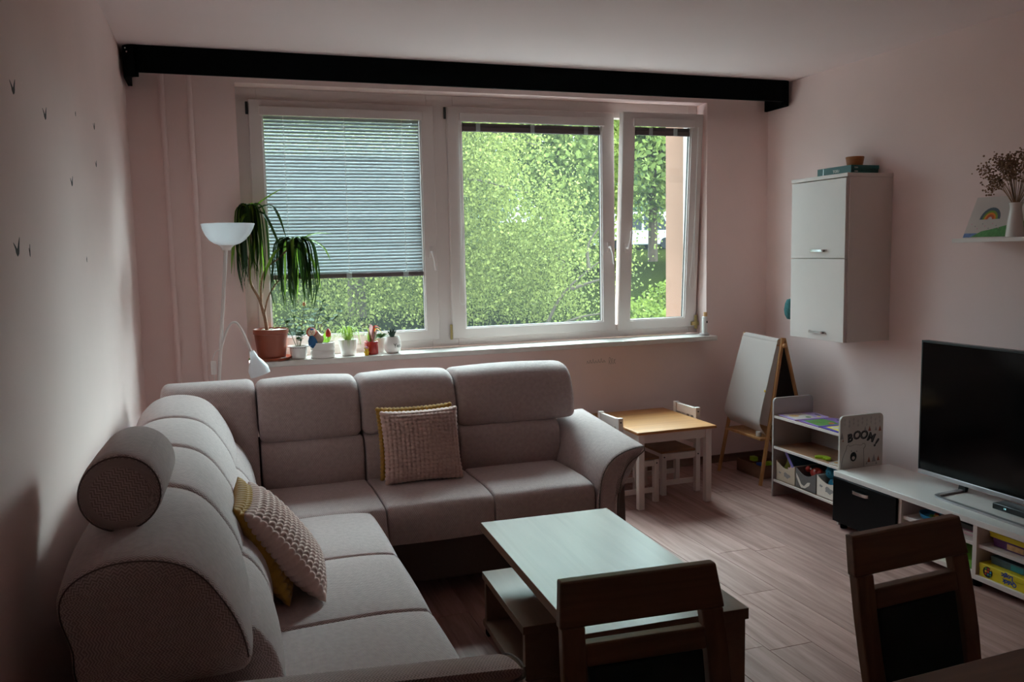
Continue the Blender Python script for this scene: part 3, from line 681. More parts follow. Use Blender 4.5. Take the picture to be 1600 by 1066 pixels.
# head roll on the near unit
rp = [(0.0, 0.0), (0.06, -0.004), (0.079, 0.0), (0.086, 0.010), (0.088, 0.05), (0.089, 0.2), (0.088, 0.33), (0.082, 0.352), (0.06, 0.36), (0.0, 0.362)]
hr = MB().lathe(rp, (-0.232, 1.99, 0.998), 40, (0.03, 1, 0.0)); hr.uv = []
for i, p in enumerate(rp):
    for k in range(40): hr.uv.append((p[1] if 1 < i < 8 else p[0] * math.cos(2 * math.pi * k / 40), k / 40 * 0.55 if 1 < i < 8 else p[0] * math.sin(2 * math.pi * k / 40)))
h = hr.build('head_roll', SOFA, sofa, smooth=60)
MB().tube([(-0.232 + 0.083 * math.cos(a), 1.990, 0.998 + 0.083 * math.sin(a)) for a in [2 * math.pi * k / 40 for k in range(40)]], 0.0018, 5, closed=True).build('seam', SEAM, h)
MB().ball((-0.245, 2.03, 0.912), 0.011, 10, 6).build('connector', CERAM, h)

# ------------------------------------------------------------------ throw pillows
def pillow(name, label, bc, U, Vv, w_, h_, th, nb, mat, group='bubble-knit throw pillows'):
    U, Vv = V(U).normalized(), V(Vv).normalized(); Vv = (Vv - U * Vv.dot(U)).normalized(); N = U.cross(Vv); bc = V(bc); q = 5; n = nb * q
    m = MB(); vs = []; fs = []
    for side in (1, -1):
        b = len(vs)
        for j in range(n + 1):
            for i in range(n + 1):
                s, t = 2 * i / n - 1, 2 * j / n - 1
                a = (1 - abs(s) ** 2.6) * (1 - abs(t) ** 2.6); body = max(a, 0) ** 0.55
                bub = (abs(math.sin(nb * math.pi * i / n)) * abs(math.sin(nb * math.pi * j / n))) ** 0.4
                edge = 0.30 + 0.70 * min(1, body * 2)
                d = side * (th / 2 * body + 0.0075 * bub * edge * 1.5)
                x = s * w_ / 2 * (1 - 0.05 * (1 - t * t) * abs(s) ** 3); y = (t * (1 - 0.05 * (1 - s * s) * abs(t) ** 3) + 1) / 2 * h_
                if abs(s) == 1: x += math.copysign(0.004 * abs(math.sin(nb * math.pi * j / n)), s)
                if abs(t) == 1: y += math.copysign(0.004 * abs(math.sin(nb * math.pi * i / n)), t)
                vs.append(bc + U * x + Vv * y + N * d)
        for j in range(n):
            for i in range(n):
                fs.append((b + j * (n + 1) + i, b + j * (n + 1) + i + 1, b + (j + 1) * (n + 1) + i + 1, b + (j + 1) * (n + 1) + i))
    # zip the two sides along the border
    B = (n + 1) ** 2; ring = [i for i in range(n)] + [n + j * (n + 1) for j in range(n)] + [n * (n + 1) + n - i for i in range(n)] + [(n - j) * (n + 1) for j in range(n)]
    for k in range(len(ring)): a, c = ring[k], ring[(k + 1) % len(ring)]; fs.append((a, a + B, c + B, c))
    o = m.add(vs, fs).build(name, mat, origin=tuple(bc), smooth=180); return tag(o, label, 'pillow', group)
pillow('throw_pillow', 'dusty pink bubble-knit pillow propped on the seat below the window', (0.846, 3.742, 0.466), (1, -0.02, 0), (-0.035, 0.31, 1), 0.365, 0.335, 0.105, 18, PINKP)
pillow('throw_pillow', 'mustard pillow peeking out behind the pink one below the window', (0.838, 3.825, 0.466), (1, -0.02, 0), (-0.035, 0.24, 1), 0.365, 0.338, 0.07, 19, MUST)
pillow('throw_pillow', 'dusty pink bubble-knit pillow leaning out from the long side of the sofa', (0.262, 2.70, 0.470), (0.06, 1, 0), (-0.60, 0, 0.80), 0.385, 0.365, 0.10, 15, PINKP)
pillow('throw_pillow', 'mustard pillow leaning on the backrest behind the pink one on the long side', (0.155, 2.715, 0.466), (0.05, 1, 0), (-0.40, 0, 0.88), 0.385, 0.345, 0.085, 15, MUST)

# ------------------------------------------------------------------ curtain cornice
cc = thing('curtain_cornice', 'long black curtain cornice running along the ceiling above the window', 'cornice', (1.6, 4.8, 2.46))
MB().box(-0.36, 3.60, 4.80, 4.822, 2.462, 2.5985).build('front_board', BLACK, cc, bevel=0.004)
for s, x0 in ((-1, -0.412), (1, 3.645)):
    poly = [(x0, 5.078), (x0, 4.86)] + [(x0 - s * (0.06 - 0.06 * math.cos(math.radians(a))), 4.86 - 0.06 * math.sin(math.radians(a))) for a in (15, 30, 45, 60, 75, 90)] + [(x0 - s * 0.075, 4.80), (x0 - s * 0.075, 4.82), (x0 - s * 0.05, 4.83), (x0 - s * 0.025, 4.87), (x0 - s * 0.022, 5.078)]
    MB().prism(poly, 'z', 2.44, 2.5985).build('end_cap', BLACK, cc, bevel=0.002)
for p in ((-0.392, 4.80, 2.578), (-0.386, 4.80, 2.560)): MB().ball(p, 0.0045, 8, 6).build('screw', CHROME, cc)
MB().box(-0.35, 3.59, 4.86, 4.885, 2.575, 2.5985).build('curtain_track', BLACK, cc)

# heating pipes in the corner
for px, y, lab in ((-0.245, 5.045, 'painted heating pipe nearer the corner, beside the uplighter lamp'), (-0.105, 5.045, 'painted heating pipe behind the uplighter lamp pole')):
    p = MB().tube([(px, y, 0.0), (px, y, 2.598)], 0.0145, 14).build('heating_pipe', WALL, origin=(px, y, 0)); tag(p, lab, 'pipe', 'heating pipes')

# ------------------------------------------------------------------ coffee table (turned 2.3 degrees)
ct = thing('coffee_table', 'low laminate coffee table with a stepped side box standing before the sofa', 'table', (1.173, 2.578, 0), math.radians(-2.0))
MB().box(-0.270, 0.270, -0.524, 0.524, 0.416, 0.45).build('table_top', TABLE, ct, local=True, bevel=0.0015)
MB().box(-0.262, 0.262, -0.518, -0.486, 0.0, 0.416).build('end_panel', TABLE, ct, local=True, bevel=0.0015)
MB().box(0.02, 0.05, -0.486, 0.515, 0.0, 0.416).build('middle_panel', TABLE, ct, local=True, bevel=0.0015)
MB().box(-0.270, 0.02, -0.01, 0.524, 0.222, 0.25).build('box_top', TABLE, ct, local=True, bevel=0.0015)
MB().box(-0.270, 0.02, -0.01, 0.524, 0.03, 0.055).build('box_bottom', TABLE, ct, local=True, bevel=0.0015)
MB().box(-0.262, 0.02, 0.494, 0.52, 0.055, 0.222).build('box_end', TABLE, ct, local=True, bevel=0.0015)
MB().box(-0.262, 0.02, -0.004, 0.022, 0.055, 0.222).build('box_end', TABLE, ct, local=True, bevel=0.0015)
for q in ((-0.25, 0.02), (-0.25, 0.49), (-0.02, 0.02), (-0.02, 0.49)): MB().box(q[0] - .015, q[0] + .015, q[1] - .015, q[1] + .015, 0, 0.03).build('foot', BLACK, ct, local=True)

# ------------------------------------------------------------------ dining chairs and table
def dining_chair(label, loc, rz, wd):
    t = thing('dining_chair', label, 'chair', loc, rz, 'dining chairs'); hw = wd / 2; Hh = 0.843
    lean = lambda z: 0.0 if z < 0.42 else (z - 0.42) * 0.15 + 0.02 * ((z - 0.42) / 0.43) ** 2 - 0.085   # y grows away from the diners
    def post(s):
        zs = [0.42, 0.5, 0.58, 0.66, 0.753]; m = MB(); n = len(zs)
        xo = lambda z: hw + 0.012 * math.sin(math.pi * min(1, max(0, (z - 0.40) / 0.45)))
        rings = []
        for z in zs:
            y = lean(z); a, b = sorted((s * xo(z), s * (xo(z) - 0.05)))
            rings.append([(a, y, z), (b, y, z), (b, y + 0.026, z), (a, y + 0.026, z)])
        vs = sum(rings, []); fs = [(0, 3, 2, 1), tuple(4 * (n - 1) + k for k in range(4))]
        for r in range(n - 1):
            for k in range(4): fs.append((4 * r + k, 4 * r + (k + 1) % 4, 4 * r + 4 + (k + 1) % 4, 4 * r + 4 + k))
        return m.add(vs, fs)
    for s in (-1, 1): post(s).build('back_post', CHAIRWZ, t, local=True, bevel=0.003)
    def rail(z0, z1, x0, x1, th=0.026, n=6):
        m = MB(); vs = []
        for z in (z0, z1):
            w0 = x0 + (0.010 if z > 0.84 else 0.0); w1 = x1 - (0.010 if z > 0.84 else 0.0)
            for i in range(n + 1):
                x = w0 + (w1 - w0) * i / n; vs.append((x, lean(z), z))
            for i in range(n, -1, -1):
                x = w0 + (w1 - w0) * i / n; vs.append((x, lean(z) + th, z))
        k = 2 * (n + 1); fs = [tuple(range(k - 1, -1, -1)), tuple(range(k, 2 * k))] + [(i, (i + 1) % k, (i + 1) % k + k, i + k) for i in range(k)]
        return m.add(vs, fs)
    hx = hw + 0.012
    rail(0.753, Hh, -hx, hx).build('top_rail', CHAIRW, t, local=True, bevel=0.004)
    rail(0.676, 0.720, -hw + 0.04, hw - 0.04).build('lower_rail', CHAIRW, t, local=True, bevel=0.003)
    m = MB(); z0, z1 = 0.46, 0.676; hp = hw - 0.046
    m.hexa([(-hp, lean(z0) + .002, z0), (hp, lean(z0) + .002, z0), (hp, lean(z0) + .024, z0), (-hp, lean(z0) + .024, z0)], [(-hp, lean(z1) + .002, z1), (hp, lean(z1) + .002, z1), (hp, lean(z1) + .024, z1), (-hp, lean(z1) + .024, z1)])
    m.build('back_pad', PAD, t, local=True, bevel=0.006)
    MB().box(-hw + 0.005, hw - 0.005, -0.42, -0.07, 0.435, 0.475).build('seat_pad', PAD, t, local=True, bevel=0.015, seg=3)
    for a, b, c, d in ((-hw, hw, -0.425, -0.405), (-hw, hw, -0.085, -0.065), (-hw, -hw + 0.02, -0.405, -0.085), (hw - 0.02, hw, -0.405, -0.085)):
        MB().box(a, b, c, d, 0.37, 0.434).build('seat_rail', CHAIRW, t, local=True, bevel=0.002)
    for s in (-1, 1):
        a, b = sorted((s * hw, s * (hw - 0.04))); MB().box(a, b, -0.425, -0.385, 0, 0.434).build('leg', CHAIRWZ, t, local=True, bevel=0.003)
        MB().hexa([(a, 0.0, 0), (b, 0.0, 0), (b, 0.035, 0), (a, 0.035, 0)], [(a, -0.09, .425), (b, -0.09, .425), (b, -0.055, .425), (a, -0.055, .425)]).build('leg', CHAIRWZ, t, local=True, bevel=0.003)
    return t
dining_chair('dark wood dining chair with a slotted back before the coffee table', (0.790, 1.515, 0), math.radians(-3.5), 0.345)
dining_chair('dark wood dining chair with a slotted back at the end of the television bench', (1.512, 1.540, 0), math.radians(4.0), 0.340)
dt = thing('dining_table', 'brown wooden dining table in front of the two dining chairs, only its corner in view', 'table', (1.35, 0.72, 0), math.radians(2.0))
MB().box(-0.60, 0.95, -0.40, 0.405, 0.722, 0.75).build('table_top', DIN, dt, local=True, bevel=0.003)
for a, b in ((-0.55, -0.35), (-0.55, 0.30), (0.86, -0.35), (0.86, 0.30)): MB().box(a, a + .06, b, b + .06, 0, 0.722).build('leg', DIN, dt, local=True, bevel=0.003)
for q in ((-.49, .86, .315, .335), (-.49, .86, -.335, -.315)): MB().box(q[0], q[1], q[2], q[3], 0.64, 0.722).build('apron', DIN, dt, local=True)

# ------------------------------------------------------------------ floor lamp
lp = thing('floor_lamp', 'white uplighter floor lamp with a bowl shade and a reading arm behind the sofa', 'lamp', (-0.12, 4.70, 0))
MB().lathe([(0.0, 0.0), (0.125, 0.0), (0.125, 0.012), (0.11, 0.022), (0.02, 0.03), (0.0, 0.03)], (-0.12, 4.70, 0), 28).build('base', POLE, lp)
MB().tube([(-0.12, 4.70, 0.02), (0.038, 4.70, 1.56)], 0.0095, 12).build('pole', POLE, lp)
MB().lathe([(0.0, 0), (0.02, 0.0), (0.026, 0.014), (0.04, 0.028), (0.03, 0.03), (0.0, 0.03)], (0.040, 4.70, 1.548), 20, (0.1, 0, 1)).build('shade_holder', POLE, lp)
MB().lathe([(0.0, 0.0), (0.04, 0.001), (0.066, 0.010), (0.09, 0.027), (0.112, 0.055), (0.127, 0.085), (0.135, 0.112), (0.132, 0.113), (0.12, 0.083), (0.10, 0.05), (0.07, 0.018), (0.0, 0.006)], (0.046, 4.70, 1.575), 40, (0.075, 0, 1)).build('bowl_shade', LAMPW, lp, smooth=60)
armp = bez([(-0.022, 4.70, 0.975), (-0.005, 4.692, 1.06), (0.035, 4.684, 1.155), (0.07, 4.68, 1.168), (0.10, 4.676, 1.12), (0.125, 4.672, 1.05), (0.142, 4.67, 1.005)], 6)
MB().tube(armp, 0.006, 8).build('reading_arm', POLE, lp)
ax = V((0.30, -0.02, -1)).normalized()
MB().lathe([(0.0, -0.012), (0.012, -0.01), (0.015, 0.0), (0.022, 0.03), (0.04, 0.06), (0.053, 0.09), (0.053, 0.125), (0.05, 0.125), (0.05, 0.09), (0.036, 0.06), (0.018, 0.03), (0.0, 0.02)], V((0.142, 4.67, 1.005)), 24, ax).build('reading_shade', LAMPW, lp, smooth=60)
MB().box(-0.070, -0.042, 4.672, 4.688, 0.90, 0.972).build('cord_switch', POLE, lp, bevel=0.005)
MB().tube(bez([(-0.02, 4.69, 1.03), (-0.04, 4.682, 1.02), (-0.058, 4.68, 0.985), (-0.057, 4.68, 0.97)], 5), 0.0022, 5).build('cord', POLE, lp)
MB().tube(bez([(-0.055, 4.68, 0.90), (-0.062, 4.68, 0.7), (-0.10, 4.69, 0.2), (-0.11, 4.70, 0.028)], 6), 0.0022, 5).build('cord', POLE, lp)

# ------------------------------------------------------------------ plants on the sill  (sill top z = 0.917)
ZS = 0.918
def leaf_strip(m, pts, wmax, wprof=None, up=(0, 0, 1), fold=0.25):
    pts = [V(p) for p in pts]; n = len(pts); vs = []; fs = []
    for i, p in enumerate(pts):
        t = (pts[min(i + 1, n - 1)] - pts[max(i - 1, 0)]).normalized(); sd = t.cross(V(up))
        sd = sd.normalized() if sd.length > 1e-4 else V((1, 0, 0)); nn = sd.cross(t); f = i / (n - 1)
        wv = wmax / 2 * (wprof(f) if wprof else max(0.06, min(1, 4 * f + 0.45) * (1 - f ** 3)))
        vs += [p - sd * wv + nn * wv * fold, p - nn * 0.0006, p + sd * wv + nn * wv * fold]
    for i in range(n - 1):
        for k in range(2): fs.append((3 * i + k, 3 * i + k + 1, 3 * i + 4 + k, 3 * i + 3 + k))
    return m.add(vs, fs)
def round_leaf(m, c, d, n, L, W):
    d, n = V(d).normalized(), V(n); n = (n - d * n.dot(d)).normalized(); s = d.cross(n); c = V(c); vs = [c]; k = 10
    for i in range(k):
        a = 2 * math.pi * i / k; vs.append(c + d * (L / 2 * (1 + math.cos(a))) + s * (W / 2 * math.sin(a)) + n * (0.10 * W * abs(math.sin(a))))
    vs[0] = c + d * L / 2 - n * 0.002
    return m.add(vs, [(0, i + 1, (i + 1) % k + 1) for i in range(k)])
# 1 dracaena
dr = thing('potted_dracaena', 'tall potted dracaena with drooping leaf tufts in a terracotta pot on the sill', 'plant', (0.262, 5.055, ZS))
px, py = 0.262, 5.055
MB().lathe([(0.0, 0.0), (0.10, 0.0), (0.118, 0.016), (0.114, 0.019), (0.098, 0.006), (0.0, 0.006)], (px, py, ZS), 32).build('saucer', TERRA, dr)
MB().lathe([(0.0, 0.008), (0.078, 0.008), (0.094, 0.150), (0.099, 0.152), (0.10, 0.178), (0.094, 0.180), (0.090, 0.16), (0.0, 0.16)], (px, py, ZS), 32).build('pot', TERRA, dr)
sm = MB(); sm.lathe([(0.0, 0.168), (0.089, 0.163), (0.089, 0.158), (0.0, 0.158)], (px, py, ZS), 24); sm.build('soil', SOIL, dr)
for i in range(14):
    a = random.random() * 6.28; r = random.random() ** 0.5 * 0.075; MB().ball((px + r * math.cos(a), py + r * math.sin(a), ZS + 0.170), 0.011 + 0.006 * random.random(), 8, 5, (1, 1, 0.6)).build('pebble', PEBBLE, dr)
f0 = (px - 0.02, py - 0.01, ZS + 0.165)
canes = [bez([f0, (px - 0.03, py - 0.01, 1.17), (px - 0.045, py - 0.01, 1.24)], 5),
         bez([(px - 0.03, py - 0.01, 1.16), (px - 0.055, py - 0.01, 1.27), (px - 0.095, py - 0.02, 1.36), (px - 0.10, py - 0.02, 1.46), (px - 0.085, py - 0.02, 1.60), (px - 0.090, py - 0.02, 1.765)], 6),
         bez([(px - 0.045, py - 0.01, 1.235), (px - 0.04, py - 0.015, 1.36), (px - 0.005, py - 0.02, 1.45), (px + 0.06, py - 0.03, 1.50), (px + 0.12, py - 0.035, 1.555), (px + 0.155, py - 0.035, 1.575)], 6),
         bez([(px - 0.03, py - 0.01, 1.19), (px - 0.005, py - 0.02, 1.28), (px + 0.035, py - 0.03, 1.35), (px + 0.08, py - 0.04, 1.40)], 6)]
for cn, r in zip(canes, (0.011, 0.008, 0.0065, 0.005)): MB().tube(cn, [r * (1 - 0.25 * i / len(cn)) for i in range(len(cn))], 8).build('cane', TRUNKM, dr)
def tuft(c, n, lo, hi, rad, spread, drop, mats, seed):
    rr = random.Random(seed); c = V(c)
    for i in range(n):
        a = rr.random() * 6.283; L = rr.uniform(lo, hi); out = rad * rr.uniform(0.25, 1.0) * spread
        d = V((math.cos(a), math.sin(a) * 0.45 - 0.12, 0)); k = rr.uniform(0.75, 1.1)
        p = [c, c + d * out * 0.45 + V((0, 0, 0.045 * k)), c + d * out * 0.85 + V((0, 0, 0.01)), c + d * out * 1.0 + V((0, 0, -L * 0.35)), c + d * out * 1.04 + V((rr.uniform(-.01, .01), 0, -L * 0.7)), c + d * out * 1.02 + V((rr.uniform(-.02, .02), 0, -L))]
        for q in p:
            if q.y > 5.165: q.y = 5.165
        m = MB(); leaf_strip(m, bez(p, 3), 0.024 * rr.uniform(0.8, 1.2), up=(d.x * 0.3, d.y * 0.3 + 0.2, 1)); m.build('leaf', mats[1] if rr.random() < 0.15 else mats[0], dr, fix=False, smooth=180)
tuft((px - 0.090, py - 0.02, 1.76), 46, 0.26, 0.46, 0.105, 1.0, 1, (LEAFD, LEAFL), 3)
tuft((px + 0.145, py - 0.035, 1.57), 54, 0.20, 0.38, 0.135, 1.0, 1, (LEAFD, LEAFL), 5)
for p in ([(px - 0.085, py - 0.03, 1.76), (px - 0.02, py - 0.04, 1.82), (px + 0.05, py - 0.06, 1.865), (px + 0.10, py - 0.07, 1.895)],
          [(px - 0.085, py - 0.03, 1.76), (px + 0.02, py - 0.05, 1.80), (px + 0.07, py - 0.06, 1.74), (px + 0.11, py - 0.07, 1.60)],
          [(px - 0.085, py - 0.03, 1.76), (px - 0.01, py - 0.05, 1.75), (px + 0.05, py - 0.06, 1.62), (px + 0.09, py - 0.07, 1.50)],
          [(px - 0.085, py - 0.03, 1.76), (px - 0.13, py - 0.05, 1.72), (px - 0.18, py - 0.06, 1.58), (px - 0.20, py - 0.06, 1.42)],
          [(px + 0.15, py - 0.04, 1.57), (px + 0.22, py - 0.05, 1.62), (px + 0.29, py - 0.06, 1.64), (px + 0.37, py - 0.07, 1.635)],
          [(px + 0.15, py - 0.04, 1.57), (px + 0.23, py - 0.05, 1.60), (px + 0.31, py - 0.06, 1.56), (px + 0.35, py - 0.07, 1.48)],
          [(px + 0.15, py - 0.04, 1.57), (px + 0.21, py - 0.05, 1.55), (px + 0.26, py - 0.06, 1.45), (px + 0.29, py - 0.07, 1.31)],
          [(px + 0.15, py - 0.04, 1.57), (px + 0.19, py - 0.05, 1.54), (px + 0.225, py - 0.06, 1.42), (px + 0.235, py - 0.07, 1.27)],
          [(px + 0.15, py - 0.04, 1.57), (px + 0.06, py - 0.05, 1.55), (px + 0.00, py - 0.06, 1.46), (px - 0.03, py - 0.07, 1.36)]):
    m = MB(); leaf_strip(m, bez(p, 4), 0.024, up=(0, -0.5, 1)); m.build('leaf', LEAFL if p[-1][2] > 1.3 and random.random() < 0.6 else LEAFD, dr, fix=False, smooth=180)

def pot(t, c, prof, mat, soil_z, soil_r, n=32, fl=0, fln=0):
    MB().lathe(prof, c, n, flute=fl, fl_n=fln).build('pot', mat, t, smooth=50)
    MB().lathe([(0.0, soil_z + 0.004), (soil_r, soil_z), (soil_r, soil_z - 0.004), (0.0, soil_z - 0.004)], c, 20).build('soil', SOIL, t)
def branch_plant(t, c, specs, mat, rr, lsize):
    """specs: list of stems, each a list of points; leaves sit in pairs along the upper part"""
    for st in specs:
        pts = bez([V(c) + V(p) for p in st], 5); MB().tube(pts, [0.0022 * (1 - 0.4 * i / len(pts)) for i in range(len(pts))], 6).build('stem', STEM, t)
        n = len(pts)
        for i in range(int(n * 0.4), n, 2):
            for sgn in (-1, 1):
                a = rr.uniform(0, 6.28); d = V((math.cos(a) * 1.0, math.sin(a) * 0.6, rr.uniform(-0.2, 0.5)))
                m = MB(); round_leaf(m, pts[i], d, (0, -0.3, 1), lsize * rr.uniform(0.7, 1.15), lsize * 0.55 * rr.uniform(0.8, 1.1)); m.build('leaf', mat, t, fix=False, smooth=180)
rr = random.Random(21)
# 2 kalanchoe-like plant in ribbed pot
p2 = (0.412, 5.045, ZS); t = thing('potted_succulent', 'round-leaved leggy plant in a small ribbed white pot beside the terracotta pot', 'plant', p2)
pot(t, p2, [(0, 0), (0.044, 0), (0.050, 0.065), (0.060, 0.068), (0.061, 0.074), (0.054, 0.074), (0.050, 0.064), (0.0, 0.064)], CERAM, 0.066, 0.05, 48, 0.02, 24)
branch_plant(t, p2, [[(-.01, 0, .066), (-.03, -.01, .12), (-.055, -.015, .19), (-.075, -.02, .235)], [(0, 0, .066), (.0, -.005, .12), (.005, -.01, .17)], [(.005, 0, .066), (.02, 0, .14), (.03, 0, .22), (.04, 0, .30)], [(.01, 0, .066), (.022, -.01, .12), (.03, -.015, .155)], [(-.005, 0.01, .066), (-.012, .01, .18), (-.02, .01, .27)]], LEAFJ, rr, 0.042)
MB().ball((0.455, 5.045, ZS + .315), 0.010, 8, 6, (1, 1, 1.4)).build('flower', M('peach_flower', (236, 160, 110), 0.6), t)
# 3 tin planter
p3 = (0.548, 5.03, ZS); t = thing('bulb_planter', 'low round white two-tier planter with a bulb sprout and a red tulip pick', 'plant', p3)
pot(t, p3, [(0, 0), (0.068, 0), (0.070, 0.003), (0.070, 0.040), (0.067, 0.043), (0.067, 0.047), (0.070, 0.050), (0.070, 0.088), (0.066, 0.090), (0.064, 0.082), (0.0, 0.082)], CERAM, 0.084, 0.064)
MB().lathe([(0, 0), (.022, .004), (.033, .025), (.030, .045), (.016, .062), (.006, .078), (0, .082)], (0.530, 5.02, ZS + .080), 18, (-.15, 0, 1)).build('bulb', BULB, t)
for p in ([(.0, 0, .085), (.012, -.01, .12), (.02, -.012, .15)], [(.02, -.01, .085), (.036, -.02, .11), (.05, -.02, .14)]):
    m = MB(); leaf_strip(m, bez([V(p3) + V(q) for q in p], 4), 0.026, up=(0, -1, .3)); m.build('leaf', LEAFL, t, fix=False, smooth=180)
MB().tube([(0.578, 5.01, ZS + .08), (0.582, 5.005, ZS + .13)], 0.0016, 5).build('pick_stick', STEM, t)
MB().lathe([(0, 0), (.012, .004), (.0165, .02), (.012, .038), (.005, .05), (0, .052)], (0.582, 5.005, ZS + .118), 16).build('tulip_pick', ORANGE, t)
branch_plant(t, p3, [[(-.02, .02, .085), (-.035, .02, .17), (-.03, .02, .24), (.0, .015, .29)], [(-.01, .02, .085), (-.005, .01, .18), (.02, 0, .205), (.08, -.01, .225), (.105, -.01, .26)], [(-.035, .02, .18), (-.005, .01, .26), (.012, .01, .32)]], LEAFJ, rr, 0.045)
# little figure stuck in front of planters
fgx, fgy = 0.498, 5.0
t = thing('figure_pick', 'small painted figure with orange hair and a blue dress stuck between the white pots', 'figurine', (fgx, fgy, ZS))
MB().tube([(fgx + .012, fgy, ZS), (fgx - .002, fgy, ZS + .07)], 0.002, 6).build('stick', SKIN, t)
MB().lathe([(0, 0), (.012, .0), (.027, .02), (.025, .045), (.010, .072), (0, .074)], (fgx, fgy, ZS + .062), 18, (-.22, -.05, 1)).build('dress', BLUE, t)
MB().ball((fgx - .012, fgy - .003, ZS + .152), .022, 16, 10, (1, .5, 1)).build('head', SKIN, t)
MB().lathe([(.024, -.006), (.029, 0), (.024, .006), (.02, 0), (.024, -.006)], (fgx - .012, fgy + .004, ZS + .152), 18, (0, 1, 0)).build('hair', ORANGE, t)
MB().ball((fgx - .010, fgy - .006, ZS + .169), .012, 10, 6, (1, .7, .5)).build('cap', QBLUE, t)
for dx in (-.019, -.006): MB().ball((fgx + dx, fgy - .0135, ZS + .155), .0026, 6, 4).build('eye', INK, t)
MB().ball((fgx - .0125, fgy - .0142, ZS + .149), .0028, 6, 4).build('nose', ORANGE, t)
MB().tube([(fgx - .018, fgy - .0135, ZS + .143), (fgx - .0125, fgy - .0138, ZS + .1415), (fgx - .007, fgy - .0135, ZS + .143)], .0011, 5).build('mouth', REDT, t)
# 4 spider plant
p4 = (0.702, 5.055, ZS); t = thing('spider_plant', 'pale green spider plant in a tapered white pot on the sill', 'plant', p4)
pot(t, p4, [(0, 0), (.038, 0), (.043, .006), (.058, .092), (.056, .096), (.052, .09), (0, .088)], CERAM, 0.089, 0.052)
for i in range(46):
    a = rr.random() * 6.283; o = rr.uniform(.03, .10); hgt = rr.uniform(.03, .085); d = V((math.cos(a), math.sin(a) * .7, 0)); c = V(p4) + V((0, 0, .088)) + d * .015; dn = rr.uniform(-.05, .05) if o > .06 else rr.uniform(.0, .05)
    m = MB(); pp = bez([c, c + d * o * .35 + V((0, 0, hgt)), c + d * o * .8 + V((0, 0, hgt * .9)), c + d * o * 1.1 + V((0, 0, dn))], 3)
    leaf_strip(m, pp, .0062, up=(0, 0, 1)); m.build('leaf', LEAFS, t, fix=False, smooth=180)
# 5 red pot and small white pot behind
p5 = (0.838, 5.045, ZS); t = thing('potted_ornamental', 'colourful small plant in a glossy red cylindrical pot on the sill', 'plant', p5)
pot(t, p5, [(0, 0), (.039, 0), (.041, .004), (.041, .074), (.043, .077), (.040, .079), (.037, .072), (0, .07)], REDP, 0.071, 0.038)
for p, mt, wd in (([(-.008, 0, .07), (-.012, -.005, .11), (-.01, -.006, .15)], LEAFL, .02), ([(.012, 0, .07), (.018, -.005, .11), (.02, -.006, .14)], LEAFL, .02), ([(.0, 0, .07), (-.02, -.01, .15), (-.055, -.01, .155)], LEAFS, .018), ([(.01, 0, .07), (.03, -.01, .13), (.05, -.01, .135)], CERAM, .02), ([(.005, 0, .07), (.02, -.01, .165), (.06, -.01, .15)], ORANGE, .016), ([(0, 0, .07), (.0, -.01, .16), (-.01, -.01, .18)], M('pink_leaf', (216, 170, 168), .5, trans=.2), .03), ([(.01, .01, .07), (.035, .0, .1), (.06, -.005, .09)], LEAFJ, .022), ([(.0, .01, .07), (.03, .0, .15), (.075, -.005, .12)], YELLOW, .014), ([(-.01, .01, .07), (-.03, .0, .12), (-.05, -.005, .11)], CERAM, .022)):
    m = MB(); leaf_strip(m, bez([V(p5) + V(q) for q in p], 4), wd, up=(0, -.6, 1)); m.build('leaf', mt, t, fix=False, smooth=180)
t = thing('toy_figurine', 'tiny yellow toy figurine with a pink hat before the red pot', 'figurine', (0.800, 4.990, ZS)); q = (0.800, 4.990, ZS)
MB().lathe([(0, 0), (.011, 0), (.013, .012), (.010, .026), (0, .028)], q, 14).build('body', YELLOW, t)
MB().ball((q[0], q[1], q[2] + .034), .0115, 12, 8).build('head', YELLOW, t)
for s in (-1, 1): MB().ball((q[0] + s * .0105, q[1], q[2] + .042), .005, 8, 5).build('ear', YELLOW, t); MB().ball((q[0] + s * .0135, q[1] - .003, q[2] + .02), .005, 8, 5, (.7, .7, 1.4)).build('arm', YELLOW, t)
MB().lathe([(.010, 0), (.0095, .004), (.004, .012), (0, .014)], (q[0] + .002, q[1] - .002, q[2] + .041), 12).build('hat', PINK, t)
p55 = (0.905, 5.13, ZS); t = thing('small_white_pot', 'small white pot with pale leaves tucked behind the red pot', 'pot', p55)
pot(t, p55, [(0, 0), (.03, 0), (.042, .085), (.040, .088), (.036, .08), (0, .078)], CERAM, 0.079, 0.036)
for i in range(7):
    a = rr.uniform(3.4, 6.0); d = V((math.cos(a), math.sin(a) * .5, .4)); m = MB(); round_leaf(m, V(p55) + V((0, 0, .08)) + d * .012, d, (0, 0, 1), .055, .02); m.build('leaf', LEAFJ, t, fix=False, smooth=180)
# 6 haworthia
p6 = (0.968, 5.055, ZS); t = thing('potted_haworthia', 'spiky dark haworthia in a rounded white pot with black script', 'plant', p6)
pot(t, p6, [(0, 0), (.034, 0), (.046, .012), (.053, .04), (.049, .075), (.041, .098), (.038, .098), (.042, .08), (0, .085)], CERAM, 0.088, 0.036)
for i in range(26):
    a = i * 2.4; tl = .15 + .55 * (i / 26); d = V((math.cos(a) * tl, math.sin(a) * tl, 1)).normalized(); L = .075 - .02 * (i / 26)
    MB().tube([V(p6) + V((0, 0, .086)) + d * .0, V(p6) + V((0, 0, .086)) + d * L * .5, V(p6) + V((0, 0, .086)) + d * L], [.005, .004, .0004], 6).build('leaf', M('haworthia_green', (40, 62, 50), .5) if i == 0 else bpy.data.materials['haworthia_green'], t)
vs, fs = text_mesh('Yes', 0.036, (0, 0, 0), (1, 0, 0), (0, 0, 1), 0.0002)
tm = MB(); R6 = 0.0525
